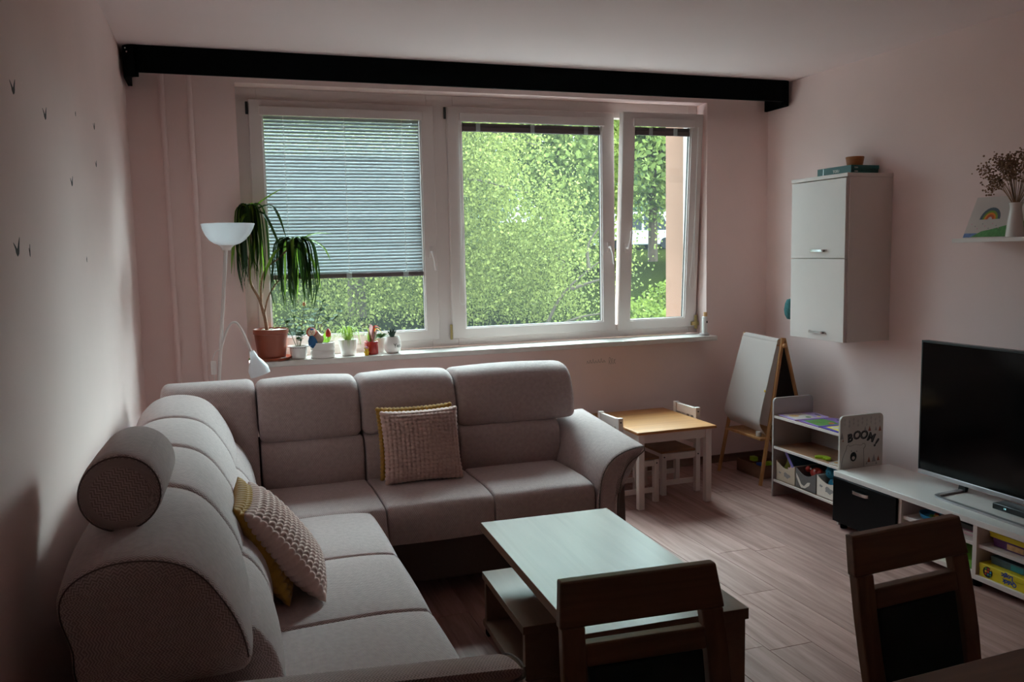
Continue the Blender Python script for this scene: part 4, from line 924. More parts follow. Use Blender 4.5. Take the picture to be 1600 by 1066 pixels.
for v in vs:
    a = -math.pi / 2 + 0.42 + v.x / R6; z = v.z + .046; r = float(np.interp(z, [.012, .04, .075, .098], [.046, .053, .049, .041])) + .0006
    tm.v.append((p6[0] + r * math.cos(a), p6[1] + r * math.sin(a), ZS + z))
tm.f = fs; tm.build('lettering', INK, t, fix=False, smooth=0)
# white bottle at the sill's end
t = thing('white_dispenser', 'slim white plastic dispenser bottle at the far end of the sill', 'bottle', (3.112, 5.01, ZS)); q = (3.112, 5.01, ZS)
MB().lathe([(0, 0), (.034, 0), (.034, .014), (.02, .018), (.0, .018)], q, 20).build('base', GREY, t)
MB().lathe([(0, .018), (.018, .018), (.018, .125), (.012, .13), (.0, .13)], q, 20).build('body', CERAM, t)
MB().lathe([(0, .13), (.011, .13), (.013, .135), (.013, .158), (.0, .16)], (q[0] + .006, q[1], q[2]), 16).build('cap', TAN, t)
MB().box(q[0] + .004, q[0] + .012, q[1] - .0195, q[1] - .016, q[2] + .085, q[2] + .10).build('button', INK, t)

# ------------------------------------------------------------------ wall cabinet
def bow_handle(parent, p, q, out, up, r=0.005, h=0.026, mat=None, name='handle'):
    p, q, out = V(p), V(q), V(out); d = q - p
    pts = [p, p + out * h * 0.75 + d * 0.06, p + out * h + d * 0.25, p + out * h * 1.05 + d * 0.5, p + out * h + d * 0.75, q + out * h * 0.75 - d * 0.06, q]
    m = MB(); b = bez(pts, 4); vs = []; fs = []; up = V(up); n = len(b)
    for x in b:
        for s, o in ((-1, 0), (1, 0), (1, 1), (-1, 1)): vs.append(x + up * (s * r * 1.3) - out * (o * r * 0.8))
    for i in range(n - 1):
        for k in range(4): fs.append((4 * i + k, 4 * i + (k + 1) % 4, 4 * i + 4 + (k + 1) % 4, 4 * i + 4 + k))
    fs += [(3, 2, 1, 0), tuple(4 * (n - 1) + k for k in range(4))]
    return m.add(vs, fs).build(name, mat or CHROME, parent, smooth=50)
cb = thing('wall_cabinet', 'white two-door wall cabinet hung on the wall above the toy shelf', 'cabinet', (3.5, 4.15, 0.955))
bd = MB(); bd.box(3.358, XR, 3.905, 3.923, 0.957, 1.892); bd.box(3.358, XR, 4.372, 4.39, 0.957, 1.892); bd.box(3.358, XR, 3.923, 4.372, 0.957, 0.975); bd.box(3.358, XR, 3.923, 4.372, 1.43, 1.445); bd.box(3.645, XR, 3.923, 4.372, 0.975, 1.892)
bd.build('body', WHITEF, cb, bevel=0.001, fix=False)
MB().box(3.336, XR, 3.902, 4.393, 1.8925, 1.914).build('top_panel', WHITEF, cb, bevel=0.0015)
for z0, z1, hz in ((1.4385, 1.888, 1.482), (0.957, 1.4345, 1.003)):
    d = MB().box(3.338, 3.3565, 3.915, 4.3895, z0, z1).build('door', WHITEF, cb, bevel=0.0015)
    bow_handle(d, (3.338, 4.20, hz), (3.338, 4.065, hz), (-1, 0, 0), (0, 0, 1))
gb = thing('game_box', 'dark teal board game box lying on top of the wall cabinet', 'box', (3.545, 4.145, 1.914))
MB().box(3.447, 3.640, 4.003, 4.285, 1.9145, 1.944).build('box_base', GREENBOX, gb, bevel=0.002)
MB().box(3.444, 3.643, 4.0, 4.288, 1.9445, 1.968).build('lid', GREENBOX, gb, bevel=0.002)
MB().box(3.4425, 3.4435, 4.0, 4.288, 1.9155, 1.967).build('side_label', GREENBOX, gb, smooth=0)
vs, fs = text_mesh('TOSU', 0.021, (3.4422, 4.125, 1.941), (0, -1, 0), (0, 0, 1), 0.0002, bold=0.0005); MB().add(vs, fs).build('lettering', WHITEINK, gb, fix=False, smooth=0)
MB().box(3.4421, 3.4424, 4.235, 4.237, 1.918, 1.965).build('stripe', CHROME, gb, smooth=0)
for zz, ww in ((1.953, 'TOSU'), (1.932, 'TOSU')):
    vs, fs = text_mesh(ww, 0.010, (3.478, 3.9992, zz), (1, 0, 0), (0, 0, 1), 0.0002, bold=0.0003); MB().add(vs, fs).build('lettering', WHITEINK, gb, fix=False, smooth=0)
wbw = MB().lathe([(0.0, 0.0), (0.041, 0.0), (0.043, 0.004), (0.052, 0.054), (0.050, 0.056), (0.046, 0.05), (0.038, 0.008), (0, 0.007)], (3.555, 4.10, 1.9685), 32).build('wooden_bowl', BOWLW, origin=(3.555, 4.10, 1.9685), smooth=60)
tag(wbw, 'small round wooden bowl standing on the teal game box', 'bowl')
hp = thing('hanging_pouch', 'teal and green padded pouch hanging by a white cord beside the wall cabinet', 'pouch', (3.366, 4.425, 1.06))
MB().lathe([(0, 0), (.02, .004), (.034, .03), (.038, .06), (.033, .10), (.022, .125), (0.0, .132)], (3.366, 4.426, 1.055), 18).build('pouch', M('pouch_cloth', (60, 116, 118), .9, vary=.35, scale=40), hp, smooth=60)
MB().tube(bez([(3.366, 4.418, 1.183), (3.374, 4.405, 1.24), (3.396, 4.396, 1.30), (3.40, 4.398, 1.31)], 4), 0.003, 6).build('cord', CERAM, hp)
MB().tube(bez([(3.366, 4.432, 1.183), (3.385, 4.415, 1.24), (3.40, 4.400, 1.31)], 4), 0.003, 6).build('cord', CERAM, hp)
MB().tube([(3.40, 4.390, 1.314), (3.40, 4.405, 1.314), (3.40, 4.406, 1.322)], 0.0028, 6).build('hook', CHROME, hp)

# ------------------------------------------------------------------ wall shelf with drawing and vase
ws = MB().box(3.45, XR, 2.25, 3.285, 1.512, 1.532).build('wall_shelf', WHITEF, bevel=0.0015, origin=(3.55, 2.77, 1.512)); tag(ws, 'white floating wall shelf holding a child drawing and dried flowers', 'shelf')
ch = thing('child_drawing', 'sheet with a painted rainbow and a green hill leaning on the wall shelf', 'drawing', (3.55, 3.14, 1.532))
O = V((3.535, 3.30, 1.5335)); ux = V((0, -1, 0)); uy = V((0.36, 0, 0.933)).normalized(); un = ux.cross(uy)
def flat(name, poly, mat, parent, lift, th=0.0004, O=None, ux=None, uy=None, un=None):
    n = len(poly); m = MB(); P = [O + ux * p[0] + uy * p[1] + un * lift for p in poly]; vs = P + [p + un * th for p in P]
    m.add(vs, [tuple(range(n - 1, -1, -1)), tuple(range(n, 2 * n))] + [(i, (i + 1) % n, (i + 1) % n + n, i + n) for i in range(n)])
    return m.build(name, mat, parent, smooth=0)
D = dict(O=O, ux=ux, uy=uy, un=un)
flat('sheet', [(0, 0), (.33, 0), (.325, .21), (.012, .215)], PAPER, ch, 0, 0.0006, **D)
cx, cyy = .125, .095
def band(r0, r1):
    return [(cx + r0 * math.cos(a), cyy + r0 * 1.05 * math.sin(a)) for a in np.linspace(0, math.pi, 13)] + [(cx + r1 * math.cos(a), cyy + r1 * 1.05 * math.sin(a)) for a in np.linspace(math.pi, 0, 13)]
for r0, r1, mt in ((.043, .058, M('slate_paint', (76, 88, 100), .8)), (.033, .043, M('olive_paint', (120, 140, 50), .8)), (.024, .033, M('orange_paint', (226, 132, 46), .8)), (.012, .024, M('rust_paint', (190, 84, 46), .8))):
    flat('rainbow_band', band(r0, r1), mt, ch, .0007, **D)
flat('green_hill', [(.045, .004), (.10, .033), (.16, .044), (.22, .058), (.29, .075), (.328, .082), (.33, .003)], M('green_paint', (96, 148, 90), .85, vary=.2, scale=60), ch, .0007, **D)
flat('blue_strip', [(.002, .002), (.05, .004), (.08, .024), (.003, .024)], M('blue_paint', (110, 130, 180), .85, vary=.2, scale=60), ch, .0006, **D)
flat('pink_heart', [(.255, .105), (.243, .128), (.248, .14), (.256, .136), (.264, .14), (.270, .128)], M('pink_paint', (226, 140, 150), .85), ch, .0007, **D)
for i in range(9): flat('dot', [(.03 + .02 * i + .004 * (i % 2) + .003 * math.cos(a), .072 - .012 * (i % 3) + .003 * math.sin(a)) for a in np.linspace(0, 5.5, 7)], GREYT if i % 2 else PINK, ch, .0007, **D)
vsx, vsy = 3.50, 2.975
va = thing('flower_vase', 'slim white vase with a bunch of dried brown flowers on the wall shelf', 'vase', (vsx, vsy, 1.532))
MB().lathe([(0, 0), (.037, 0), (.039, .005), (.032, .08), (.025, .125), (.025, .14), (.030, .158), (.028, .159), (.022, .14), (.022, .12), (0, .02)], (vsx, vsy, 1.532), 28).build('vase_body', CERAM, va, smooth=60)
rr = random.Random(5)
for i in range(30):
    a = rr.uniform(-.5, 1.0) if i % 3 else rr.uniform(-1, 1); ty = vsy + rr.uniform(-.19, .155); tx = vsx + rr.uniform(-.07, .07); tz = 1.90 - abs(ty - vsy) * .45 + rr.uniform(-.07, .03)
    top = V((tx, ty, tz)); b = V((vsx, vsy, 1.66)); md = b.lerp(top, .5) + V((0, 0, .03))
    sp_ = bez([b, md, top], 5); MB().tube(sp_, [.0014] * len(sp_), 4).build('stem', DRIED, va)
    m = MB()
    for k in range(30):
        d = V((rr.gauss(0, .018), rr.gauss(0, .022), rr.gauss(.0, .018))); c = top + d; s = rr.uniform(.0028, .0055)
        m.ball(c, s, 6, 4)
        if k % 3 == 0: m.tube([top - V((0, 0, .03)), c], .0007, 3, cap=False)
    m.build('flower_head', DRIED, va, fix=False)['kind'] = 'stuff'
by = thing('craft_bottle', 'dark bottle with a yellow lid behind the white vase on the wall shelf', 'bottle', (3.585, 2.925, 1.532))
MB().lathe([(0, 0), (.028, 0), (.030, .01), (.030, .14), (.02, .16), (.02, .168), (0, .168)], (3.585, 2.925, 1.532), 22).build('bottle_body', OLIVE, by)
MB().lathe([(0, .168), (.0225, .168), (.0225, .208), (.02, .21), (0, .21)], (3.585, 2.925, 1.532), 22).build('lid', YELLOW, by)

# ------------------------------------------------------------------ television bench and television
tb = thing('television_bench', 'low white television bench with open shelves and a black drawer', 'bench', (3.25, 2.85, 0))
MB().box(3.062, 3.432, 2.02, 3.642, 0.279, 0.307).build('top_board', WHITEG, tb, bevel=0.002)
MB().box(3.072, 3.43, 2.03, 3.640, 0.034, 0.056).build('bottom_board', WHITEF, tb, bevel=0.0015)
for a, b in ((3.622, 3.640), (3.172, 3.190), (2.736, 2.758), (2.03, 2.048)): MB().box(3.072, 3.43, a, b, 0.056, 0.279).build('upright', WHITEF, tb, bevel=0.0015)
for a, b in ((2.758, 3.172), (2.048, 2.736)): MB().box(3.085, 3.42, a, b, 0.178, 0.194).build('shelf', WHITEF, tb, bevel=0.0015)
MB().box(3.42, 3.428, 2.048, 3.622, 0.056, 0.279).build('back_panel', WHITEF, tb)
dw = MB().box(3.058, 3.0715, 3.192, 3.640, 0.036, 0.276).build('drawer', M('black_drawer_front', (8, 8, 10), 0.35, spec=0.12), tb, bevel=0.0015)
bow_handle(dw, (3.058, 3.482, 0.236), (3.058, 3.368, 0.236), (-1, 0, 0), (0, 0, 1), 0.0065, 0.022)
for a, b in ((3.10, 3.60), (3.10, 2.10), (3.38, 3.60), (3.38, 2.10), (3.10, 2.75)): MB().lathe([(.018, 0), (.02, .034)], (a, b, 0), 14).build('foot', BLACK, tb)

tv = thing('television', 'large black flat television standing on the white bench', 'television', (3.35, 2.75, 0.307))
MB().box(3.352, 3.392, 2.12, 3.352, 0.338, 1.024).build('body', TVBODY, tv, bevel=0.004)
MB().box(3.349, 3.3522, 2.13, 3.343, 0.362, 1.014).build('screen', SCREEN, tv)
bz = MB(); bz.box(3.3475, 3.353, 2.12, 3.352, 1.0145, 1.0245); bz.box(3.3475, 3.353, 3.3435, 3.352, 0.36, 1.0145); bz.box(3.3475, 3.353, 2.12, 2.1295, 0.36, 1.0145); bz.build('bezel', TVBODY, tv, bevel=0.001, fix=False)
MB().box(3.3465, 3.353, 2.12, 3.352, 0.338, 0.3605).build('lower_bezel', SILVER, tv, bevel=0.002)
vs, fs = text_mesh('LG', 0.016, (3.3462, 2.735, 0.349), (0, -1, 0), (0, 0, 1), 0.0002, bold=0.0004); MB().add(vs, fs).build('lettering', WHITEINK, tv, fix=False, smooth=0)
def flat_rail(pts, w_, h_, z): 
    m = MB(); b = [V((p[0], p[1], z)) for p in pts]; n = len(b); vs = []; fs = []
    for i, p in enumerate(b):
        t = (b[min(i + 1, n - 1)] - b[max(i - 1, 0)]).normalized(); sd = V((-t.y, t.x, 0))
        for s, o in ((-1, 0), (1, 0), (1, 1), (-1, 1)): vs.append(p + sd * (s * w_ / 2) + V((0, 0, o * h_)))
    for i in range(n - 1):
        for k in range(4): fs.append((4 * i + k, 4 * i + (k + 1) % 4, 4 * i + 4 + (k + 1) % 4, 4 * i + 4 + k))
    fs += [(3, 2, 1, 0), tuple(4 * (n - 1) + k for k in range(4))]
    return m.add(vs, fs)
fl = [(3.362, 3.085), (3.21, 3.072), (3.182, 3.065), (3.168, 3.045), (3.163, 3.015), (3.160, 2.9), (3.150, 2.6), (3.150, 2.45), (3.155, 2.42), (3.185, 2.40), (3.362, 2.395)]
flat_rail(fl, 0.022, 0.010, 0.3072).build('base_rail', SILVER, tv, smooth=30)
for yy in (3.085, 2.395):
    MB().hexa([(3.352, yy - .02, .3075), (3.372, yy - .02, .3075), (3.372, yy + .02, .3075), (3.352, yy + .02, .3075)], [(3.358, yy - .02, .345), (3.384, yy - .02, .345), (3.384, yy + .02, .345), (3.358, yy + .02, .345)]).build('neck', TVBODY, tv, bevel=0.002)
sb = thing('set_top_box', 'small black set-top box with a lit display under the television', 'box', (3.32, 2.7, 0.307))
MB().box(3.262, 3.34, 2.52, 2.83, 0.3075, 0.335).build('box_body', TVBODY, sb, bevel=0.003)
mle = bpy.data.materials.new('display_glow'); mle.use_nodes = True; e = mle.node_tree.nodes['Principled BSDF']; e.inputs['Emission Color'].default_value = (0.3, 0.8, 0.9, 1); e.inputs['Emission Strength'].default_value = 0.6
vs, fs = text_mesh('14', 0.013, (3.2614, 2.765, 0.3215), (0, -1, 0), (0, 0, 1), 0.0002); MB().add(vs, fs).build('display', mle, sb, fix=False, smooth=0)

# things in the bench
def plain_box(name, label, x0, x1, y0, y1, z0, z1, mat, cat='box', group=None, lid=True):
    t = thing(name, label, cat, ((x0 + x1) / 2, (y0 + y1) / 2, z0), group=group)
    zl = z0 + (z1 - z0) * 0.6
    MB().box(x0 + .0015, x1 - .0015, y0 + .0015, y1 - .0015, z0, zl).build('box_base', mat, t, bevel=0.001)
    MB().box(x0, x1, y0, y1, zl + 0.0003, z1).build('lid', mat, t, bevel=0.0015); return t
q = plain_box('game_box', 'bright yellow game box with blue upside-down lettering at the bench bottom', 3.082, 3.30, 2.415, 2.728, 0.0565, 0.116, QBOX)
for i, (wd, yy, zz) in enumerate((('Quick', 2.575, 0.076), ('Logic', 2.588, 0.100))):
    vs, fs = text_mesh(wd, 0.027, (3.0818, yy - .01 * i * 0, zz), (0, 1, 0), (0, 0, -1), 0.0002, bold=0.0012); m = MB().add(vs, fs); m.build('lettering', QBLUE, q, fix=False, smooth=0)
Dq = dict(O=V((3.0817, 2.728, 0.0565)), ux=V((0, -1, 0)), uy=V((0, 0, 1)), un=V((-1, 0, 0)))
flat('disc', [(.045 + .024 * math.cos(a), .029 + .024 * math.sin(a)) for a in np.linspace(0, 6.0, 18)], INK, q, 0, **Dq)
for i, mt in enumerate((REDT, SKYB, GREENT, YELLOW, ORANGE, SKYB, GREENT, REDT, YELLOW)):
    u, w_ = .031 + .012 * (i % 3), .015 + .012 * (i // 3); flat('block', [(u, w_), (u + .0085, w_), (u + .0085, w_ + .0085), (u, w_ + .0085)], mt, q, .0004, **Dq)
flat('star', [(.285 + r_ * math.cos(a), .034 + r_ * math.sin(a)) for a, r_ in zip(np.linspace(0, 2 * math.pi, 11)[:-1], [.011, .005] * 5)], DPINE, q, .0002, **Dq)
t = plain_box('game_box', 'slate and teal game box lying on the bright yellow game box', 3.115, 3.30, 2.40, 2.700, 0.1165, 0.150, DTEAL)
Dt = dict(O=V((3.1147, 2.70, 0.1165)), ux=V((0, -1, 0)), uy=V((0, 0, 1)), un=V((-1, 0, 0)))
flat('label_patch', [(.10, .004), (.16, .004), (.16, .028), (.10, .028)], M('teal_patch', (46, 140, 150), .5), t, 0, **Dt)
t = plain_box('game_box', 'purple game box on the middle shelf of the bench', 3.125, 3.32, 2.38, 2.70, 0.1945, 0.232, DPINE)
Dt = dict(O=V((3.1247, 2.70, 0.1945)), ux=V((0, -1, 0)), uy=V((0, 0, 1)), un=V((-1, 0, 0)))
flat('label_patch', [(.07, .006), (.15, .006), (.15, .030), (.07, .030)], TAN, t, 0, **Dt)
plain_box('game_box', 'flat yellow box lying on the purple game box', 3.12, 3.34, 2.36, 2.715, 0.2325, 0.254, QBOX)
t = thing('paper_stack', 'stack of pink and white paper on the bench shelf left of the divider', 'paper', (3.2, 2.85, 0.1945))
for i, (mt, h_) in enumerate(((PAPER, .006), (M('pink_paper', (216, 170, 180), .7), .010), (PAPER, .008), (M('magenta_card', (140, 60, 100), .6), .006), (TVBODY, .022))):
    z0 = .1945 + (0, .0062, .0166, .025, .0315)[i]; MB().box(3.12 + .004 * (i % 2), 3.34, 2.765, 2.98 + .01 * (i % 3), z0, z0 + h_).build('folder', mt, t, bevel=0.0008)
plain_box('game_box', 'flat green box on the bench bottom left of the divider', 3.11, 3.33, 2.765, 3.02, 0.0565, 0.098, M('grass_green_box', (96, 150, 40), .5))
t = thing('toy_tray', 'blue oval toy tray full of red and yellow pieces on the bench shelf', 'tray', (3.17, 3.06, 0.1945))
tm = MB().lathe([(0, 0), (.05, 0), (.062, .006), (.068, .026), (.066, .027), (.058, .009), (0, .004)], (0, 0, 0), 28); tm.v = [(3.175 + a * .9, 3.055 + b * 1.35, .1945 + c) for a, b, c in tm.v]; tm.build('tray_body', SKYB, t, smooth=50)
rr = random.Random(9)
for i in range(14):
    a, r_ = rr.uniform(0, 6.28), .045 * rr.random() ** .5; c = (3.175 + r_ * math.cos(a), 3.055 + r_ * 1.3 * math.sin(a), .1945 + .012 + rr.uniform(0, .014)); s = .007
    MB().box(c[0] - s, c[0] + s, c[1] - s * 1.3, c[1] + s * 1.3, c[2] - s * .6, c[2] + s * .6).build('piece', (REDT, YELLOW, GREENT, ORANGE)[i % 4], t, bevel=.002)
p = MB().box(3.09, 3.16, 3.02, 3.165, 0.1945, 0.1965).build('paper_sheet', PAPER, origin=(3.12, 3.1, .1945), smooth=0); tag(p, 'white sheet of paper sticking out under the blue toy tray', 'paper')
p.location.z -= 0.0

# ------------------------------------------------------------------ toy shelf with printed side panels
bk = thing('toy_shelf', 'low grey open toy shelf with a printed bear on its side panel', 'shelf', (3.25, 3.95, 0))
def rpanel(x0, x1, z0, z1, y0, y1, r, name, mat):
    poly = [(x0, z0), (x1, z0)] + [(x1 - r + r * math.cos(a), z1 - r + r * math.sin(a)) for a in np.linspace(0, math.pi / 2, 6)] + [(x0 + r - r * math.sin(a), z1 - r + r * math.cos(a)) for a in np.linspace(0, math.pi / 2, 6)]
    return MB().prism(poly, 'y', y0, y1).build(name, mat, bk, bevel=0.0012)
sp1 = rpanel(3.105, 3.392, 0.0, 0.597, 3.648, 3.661, 0.028, 'side_panel', BEARP)
rpanel(3.112, 3.398, 0.0, 0.605, 4.236, 4.249, 0.028, 'side_panel', GREY)
SHELFB = wood('shelf_board_brown', (150, 104, 78), (176, 130, 100), 0.6, 1.0, 'y', bump=0.02)
for z in (0.485, 0.298, 0.094):
    s = MB().box(3.122, 3.385, 3.6615, 4.2355, z, z + 0.013).build('shelf', SHELFB, bk, bevel=0.001)
    MB().box(3.1145, 3.1218, 3.6615, 4.2355, z - .001, z + 0.014).build('front_edge', WHITEF, s, bevel=0.001)
MB().box(3.386, 3.392, 3.6615, 4.2355, 0.09, 0.49).build('back_panel', GREY, bk)
Dp = dict(O=V((3.105, 3.648, 0.307)), ux=V((1, 0, 0)), uy=V((0, 0, 1)), un=V((0, -1, 0)))
def pr2(u, v, lift=.0006): return Dp['O'] + Dp['ux'] * u + Dp['uy'] * v + Dp['un'] * lift
for chs, u, v, rot in (('B', .062, .168, 10), ('O', .108, .180, 2), ('O', .155, .178, -8), ('M', .203, .160, -20), ('!', .238, .128, -32)):
    a = math.radians(rot); X = V((math.cos(a), 0, math.sin(a))); Y = V((-math.sin(a) + .12, 0, math.cos(a)))
    vs, fs = text_mesh(chs, 0.062, pr2(u + .004, v - .003, .0003), X, Y, 0.0002, bold=0.0030); MB().add(vs, fs).build('lettering', INK, sp1, fix=False, smooth=0)
    vs, fs = text_mesh(chs, 0.062, pr2(u, v, .0008), X, Y, 0.0002, bold=-0.0008 if chs != '!' else 0); MB().add(vs, fs).build('lettering', M('grey_print', (96, 90, 88), .7) if chs == 'B' else bpy.data.materials['grey_print'], sp1, fix=False, smooth=0)
bear = [(.008, .0), (.02, .06), (.042, .108), (.044, .124), (.056, .13), (.066, .122), (.10, .128), (.14, .122), (.152, .13), (.168, .122), (.166, .108), (.158, .10), (.160, .06), (.162, .0)]
MB().tube(bez([pr2(*b_) for b_ in bear], 4), 0.0008, 4).build('bear_outline', INK, sp1)
flat('bear_muzzle', [(.09 + .021 * math.cos(a), .062 + .026 * math.sin(a)) for a in np.linspace(0, 6.0, 18)], INK, sp1, .0003, **Dp)
flat('bear_mouth', [(.09 + .010 * math.cos(a), .055 + .010 * math.sin(a)) for a in np.linspace(0, 6.0, 14)], BEARP, sp1, .0008, **Dp)
for u, v in ((.076, .094), (.112, .090)): flat('bear_eye', [(u + .003 * math.cos(a), v + .003 * math.sin(a)) for a in np.linspace(0, 5.2, 7)], INK, sp1, .0003, **Dp)
for u, v, h_, mt in ((.012, .165, .036, GREYT), (.020, .150, .014, BROWNT), (.265, .19, .03, BROWNT), (.238, .195, .024, GREYT), (.195, .195, .03, BROWNT), (.165, .20, .025, GREYT), (.195, .022, .03, BROWNT), (.228, .022, .042, GREYT), (.258, .026, .028, BROWNT), (.180, .012, .016, GREYT), (.245, .006, .018, GREYT)):
    flat('triangle', [(u - h_ * .32, v), (u + h_ * .32, v), (u, v + h_)], mt, sp1, .0002, **Dp)
PALE = M('pale_diamond', (186, 174, 168), .7)
for i in range(9):
    for j in range(2):
        u, v = .03 + .029 * i, .245 + .022 * j - (.011 if i % 2 else 0); flat('diamond', [(u - .006, v), (u, v - .011), (u + .006, v), (u, v + .011)], PALE, sp1, .0002, **Dp)

# books and toys in the toy shelf
def activity_book(label, c, rz, L, Wd, cols):
    t = thing('activity_book', label, 'book', (c[0], c[1], 0.4997), rz, 'activity books on the toy shelf')
    hl, hw = L / 2, Wd / 2; r = .03
    out = [(-hl, -hw), (hl - r, -hw)] + [(hl - r + r * math.sin(a), -hw + r - r * math.cos(a)) for a in np.linspace(.3, math.pi / 2, 4)] + [(hl - r + r * math.cos(a), hw - r + r * math.sin(a)) for a in np.linspace(0, math.pi / 2 - .3, 4)] + [(hl - r, hw), (-hl, hw)]
    MB().prism(out, 'z', 0, .006).build('cover', cols[0], t, local=True, bevel=.0008)
    def patch(name, poly, mt, lift): MB().prism(poly, 'z', .006 + lift, .0064 + lift).build(name, mt, t, local=True, smooth=0)
    patch('handle_slot', [(hl - .034, -.026), (hl - .022, -.028), (hl - .022, .028), (hl - .034, .026)], INK, 0)
    patch('picture', [(-hl + .012, -hw + .012), (hl * .25, -hw + .018), (hl * .38, 0), (hl * .25, hw - .014), (-hl + .02, hw - .016)], cols[1], 0)
    patch('picture_detail', [(-hl * .5 + .03 * math.cos(a), .012 + .032 * math.sin(a)) for a in np.linspace(0, 5.6, 10)], cols[2], .0005)
    patch('picture_detail', [(-.0 + .016 * math.cos(a), -hw * .5 + .018 * math.sin(a)) for a in np.linspace(0, 5.6, 9)], cols[3], .0005)
    patch('badge', [(hl * .55 + .014 * math.cos(a), -hw * .55 + .014 * math.sin(a)) for a in np.linspace(0, 5.6, 10)], cols[4], .0002); return t
activity_book('lilac activity book with a puppy picture, at the far end of the toy shelf top', (3.245, 4.125), math.radians(-6), .235, .185, (M('lilac_card', (178, 150, 204), .4), PAPER, TAN, GREENT, PHOTOY))
activity_book('purple activity book with a green garden picture, middle of the toy shelf top', (3.242, 3.925), math.radians(-4), .235, .185, (PURPLE, GREENT, M('dark_green_print', (90, 120, 50), .6), ORANGE, GREYT))
activity_book('violet activity book with a yellow picture, behind the printed bear panel', (3.242, 3.750), math.radians(-2), .235, .15, (VIOLET, PHOTOY, PAPER, PINK, GREYT))
t = thing('leaf_toy', 'lime green leaf-shaped toy on the middle board of the toy shelf', 'toy', (3.17, 3.86, .3115), math.radians(10))
MB().prism([(-.03, -.045), (-.012, -.03), (-.022, -.015), (.0, -.006), (-.015, .012), (-.03, .03), (-.01, .05), (.018, .045), (.032, .02), (.034, -.01), (.022, -.04), (.0, -.05)], 'z', 0, .012).build('toy_body', LIMEG, t, local=True, bevel=.002)
t = thing('picture_card', 'printed card with animals and leaves on the middle board by the bear panel', 'card', (3.19, 3.725, .3115), math.radians(8))
MB().prism([(-.06, -.055), (.05, -.05), (.06, .04), (.01, .055), (-.055, .045)], 'z', 0, .004).build('card', PAPER, t, local=True, smooth=0)
for (u, v, r_, mt) in ((-.02, .02, .018, TAN), (.02, .015, .016, BROWNT), (-.03, -.02, .015, GREENT), (.015, -.025, .017, TAN), (.035, -.01, .010, INK), (-.005, -.002, .010, GREENT)):
    MB().prism([(u + r_ * math.cos(a), v + r_ * math.sin(a)) for a in np.linspace(0, 5.4, 8)], 'z', .004, .0048).build('animal_print', mt, t, local=True, smooth=0)
def felt_bin(label, y0, y1, mat, pm_, pts):
    t = thing('felt_bin', label, 'bin', (3.24, (y0 + y1) / 2, .1075), group='felt bins in the toy shelf'); x0, x1, z0, th = 3.128, 3.36, .1075, .004
    MB().box(x0, x1, y0, y1, z0, z0 + th).build('bottom', mat, t)
    n = 10; fr_ = [(y0 + (y1 - y0) * i / n, z0 + .118 - .034 * math.sin(math.pi * i / n)) for i in range(n + 1)]
    MB().prism([(y0, z0)] + [(y1, z0)] + list(reversed(fr_)), 'x', x0, x0 + th).build('front_wall', mat, t, smooth=0)
    MB().box(x1 - th, x1, y0, y1, z0, z0 + .118).build('back_wall', mat, t)
    for a in (y0, y1 - th): MB().box(x0 + th, x1 - th, a, a + th, z0 + th, z0 + .118).build('side_wall', mat, t)
    Df = dict(O=V((x0, y1, z0)), ux=V((0, -1, 0)), uy=V((0, 0, 1)), un=V((-1, 0, 0)))
    for poly in pts: flat('animal_print', poly, pm_, t, .0003, **Df)
    return t
cloud = lambda u, v, s: [(u + s * (1.0 + .25 * math.cos(3 * a)) * math.cos(a), v + s * .5 * (1 + .3 * math.sin(4 * a)) * math.sin(a)) for a in np.linspace(0, 5.9, 16)]
felt_bin('beige felt bin with grey animal prints at the far end of the toy shelf', 4.052, 4.226, FELTB, GREYT, [cloud(.10, .045, .03), cloud(.035, .05, .012)])
felt_bin('dark grey felt bin with a pale fox print, middle of the toy shelf', 3.866, 4.042, FELTG, FELTW, [[(.005, .085), (.03, .06), (.05, .03), (.075, .022), (.105, .05), (.13, .056), (.12, .035), (.085, .012), (.05, .008), (.03, .03), (.008, .06)]])
felt_bin('cream felt bin with a grey print next to the black drawer', 3.674, 3.856, FELTW, GREYT, [cloud(.10, .05, .034), cloud(.035, .062, .013)])
t = thing('toy_pear', 'olive green pear-shaped toy in the beige felt bin', 'toy', (3.19, 4.185, .115)); MB().lathe([(0, 0), (.026, .01), (.034, .04), (.03, .07), (.016, .10), (.010, .125), (0, .13)], (3.19, 4.185, .112), 18).build('toy_body', OLIVE, t); MB().tube([(3.19, 4.185, .238), (3.188, 4.18, .262)], .004, 6).build('stalk', OLIVE, t)
t = thing('picture_book', 'teal book with a lilac spine slanting out of the beige felt bin', 'book', (3.24, 4.08, .12))
m = MB(); m.bar((3.25, 4.165, .285), (3.25, 4.045, .150), .19, .016, side=(1, 0, 0)); m.build('cover', M('teal_cover', (50, 92, 112), .5), t, bevel=.001)
m = MB(); m.bar((3.151, 4.167, .285), (3.151, 4.047, .150), .006, .020, side=(1, 0, 0)); m.build('spine', M('lilac_spine', (136, 126, 190), .5), t, bevel=.001)
t = thing('toy_star', 'pale pink star-shaped toy in the beige felt bin', 'toy', (3.16, 4.12, .15)); MB().prism([(4.115 + r_ * math.sin(a), .185 + r_ * math.cos(a)) for a, r_ in zip(np.linspace(0, 2 * math.pi, 11)[:-1], [.034, .016] * 5)], 'x', 3.148, 3.160).build('toy_body', M('pale_pink_plastic', (226, 180, 176), .5), t, bevel=.003)
t = thing('toy_crab', 'red plastic crab-like toy in the dark grey felt bin', 'toy', (3.22, 3.95, .13)); MB().ball((3.21, 3.955, .20), .038, 16, 10, (.9, 1.2, .85)).build('toy_body', REDT, t)
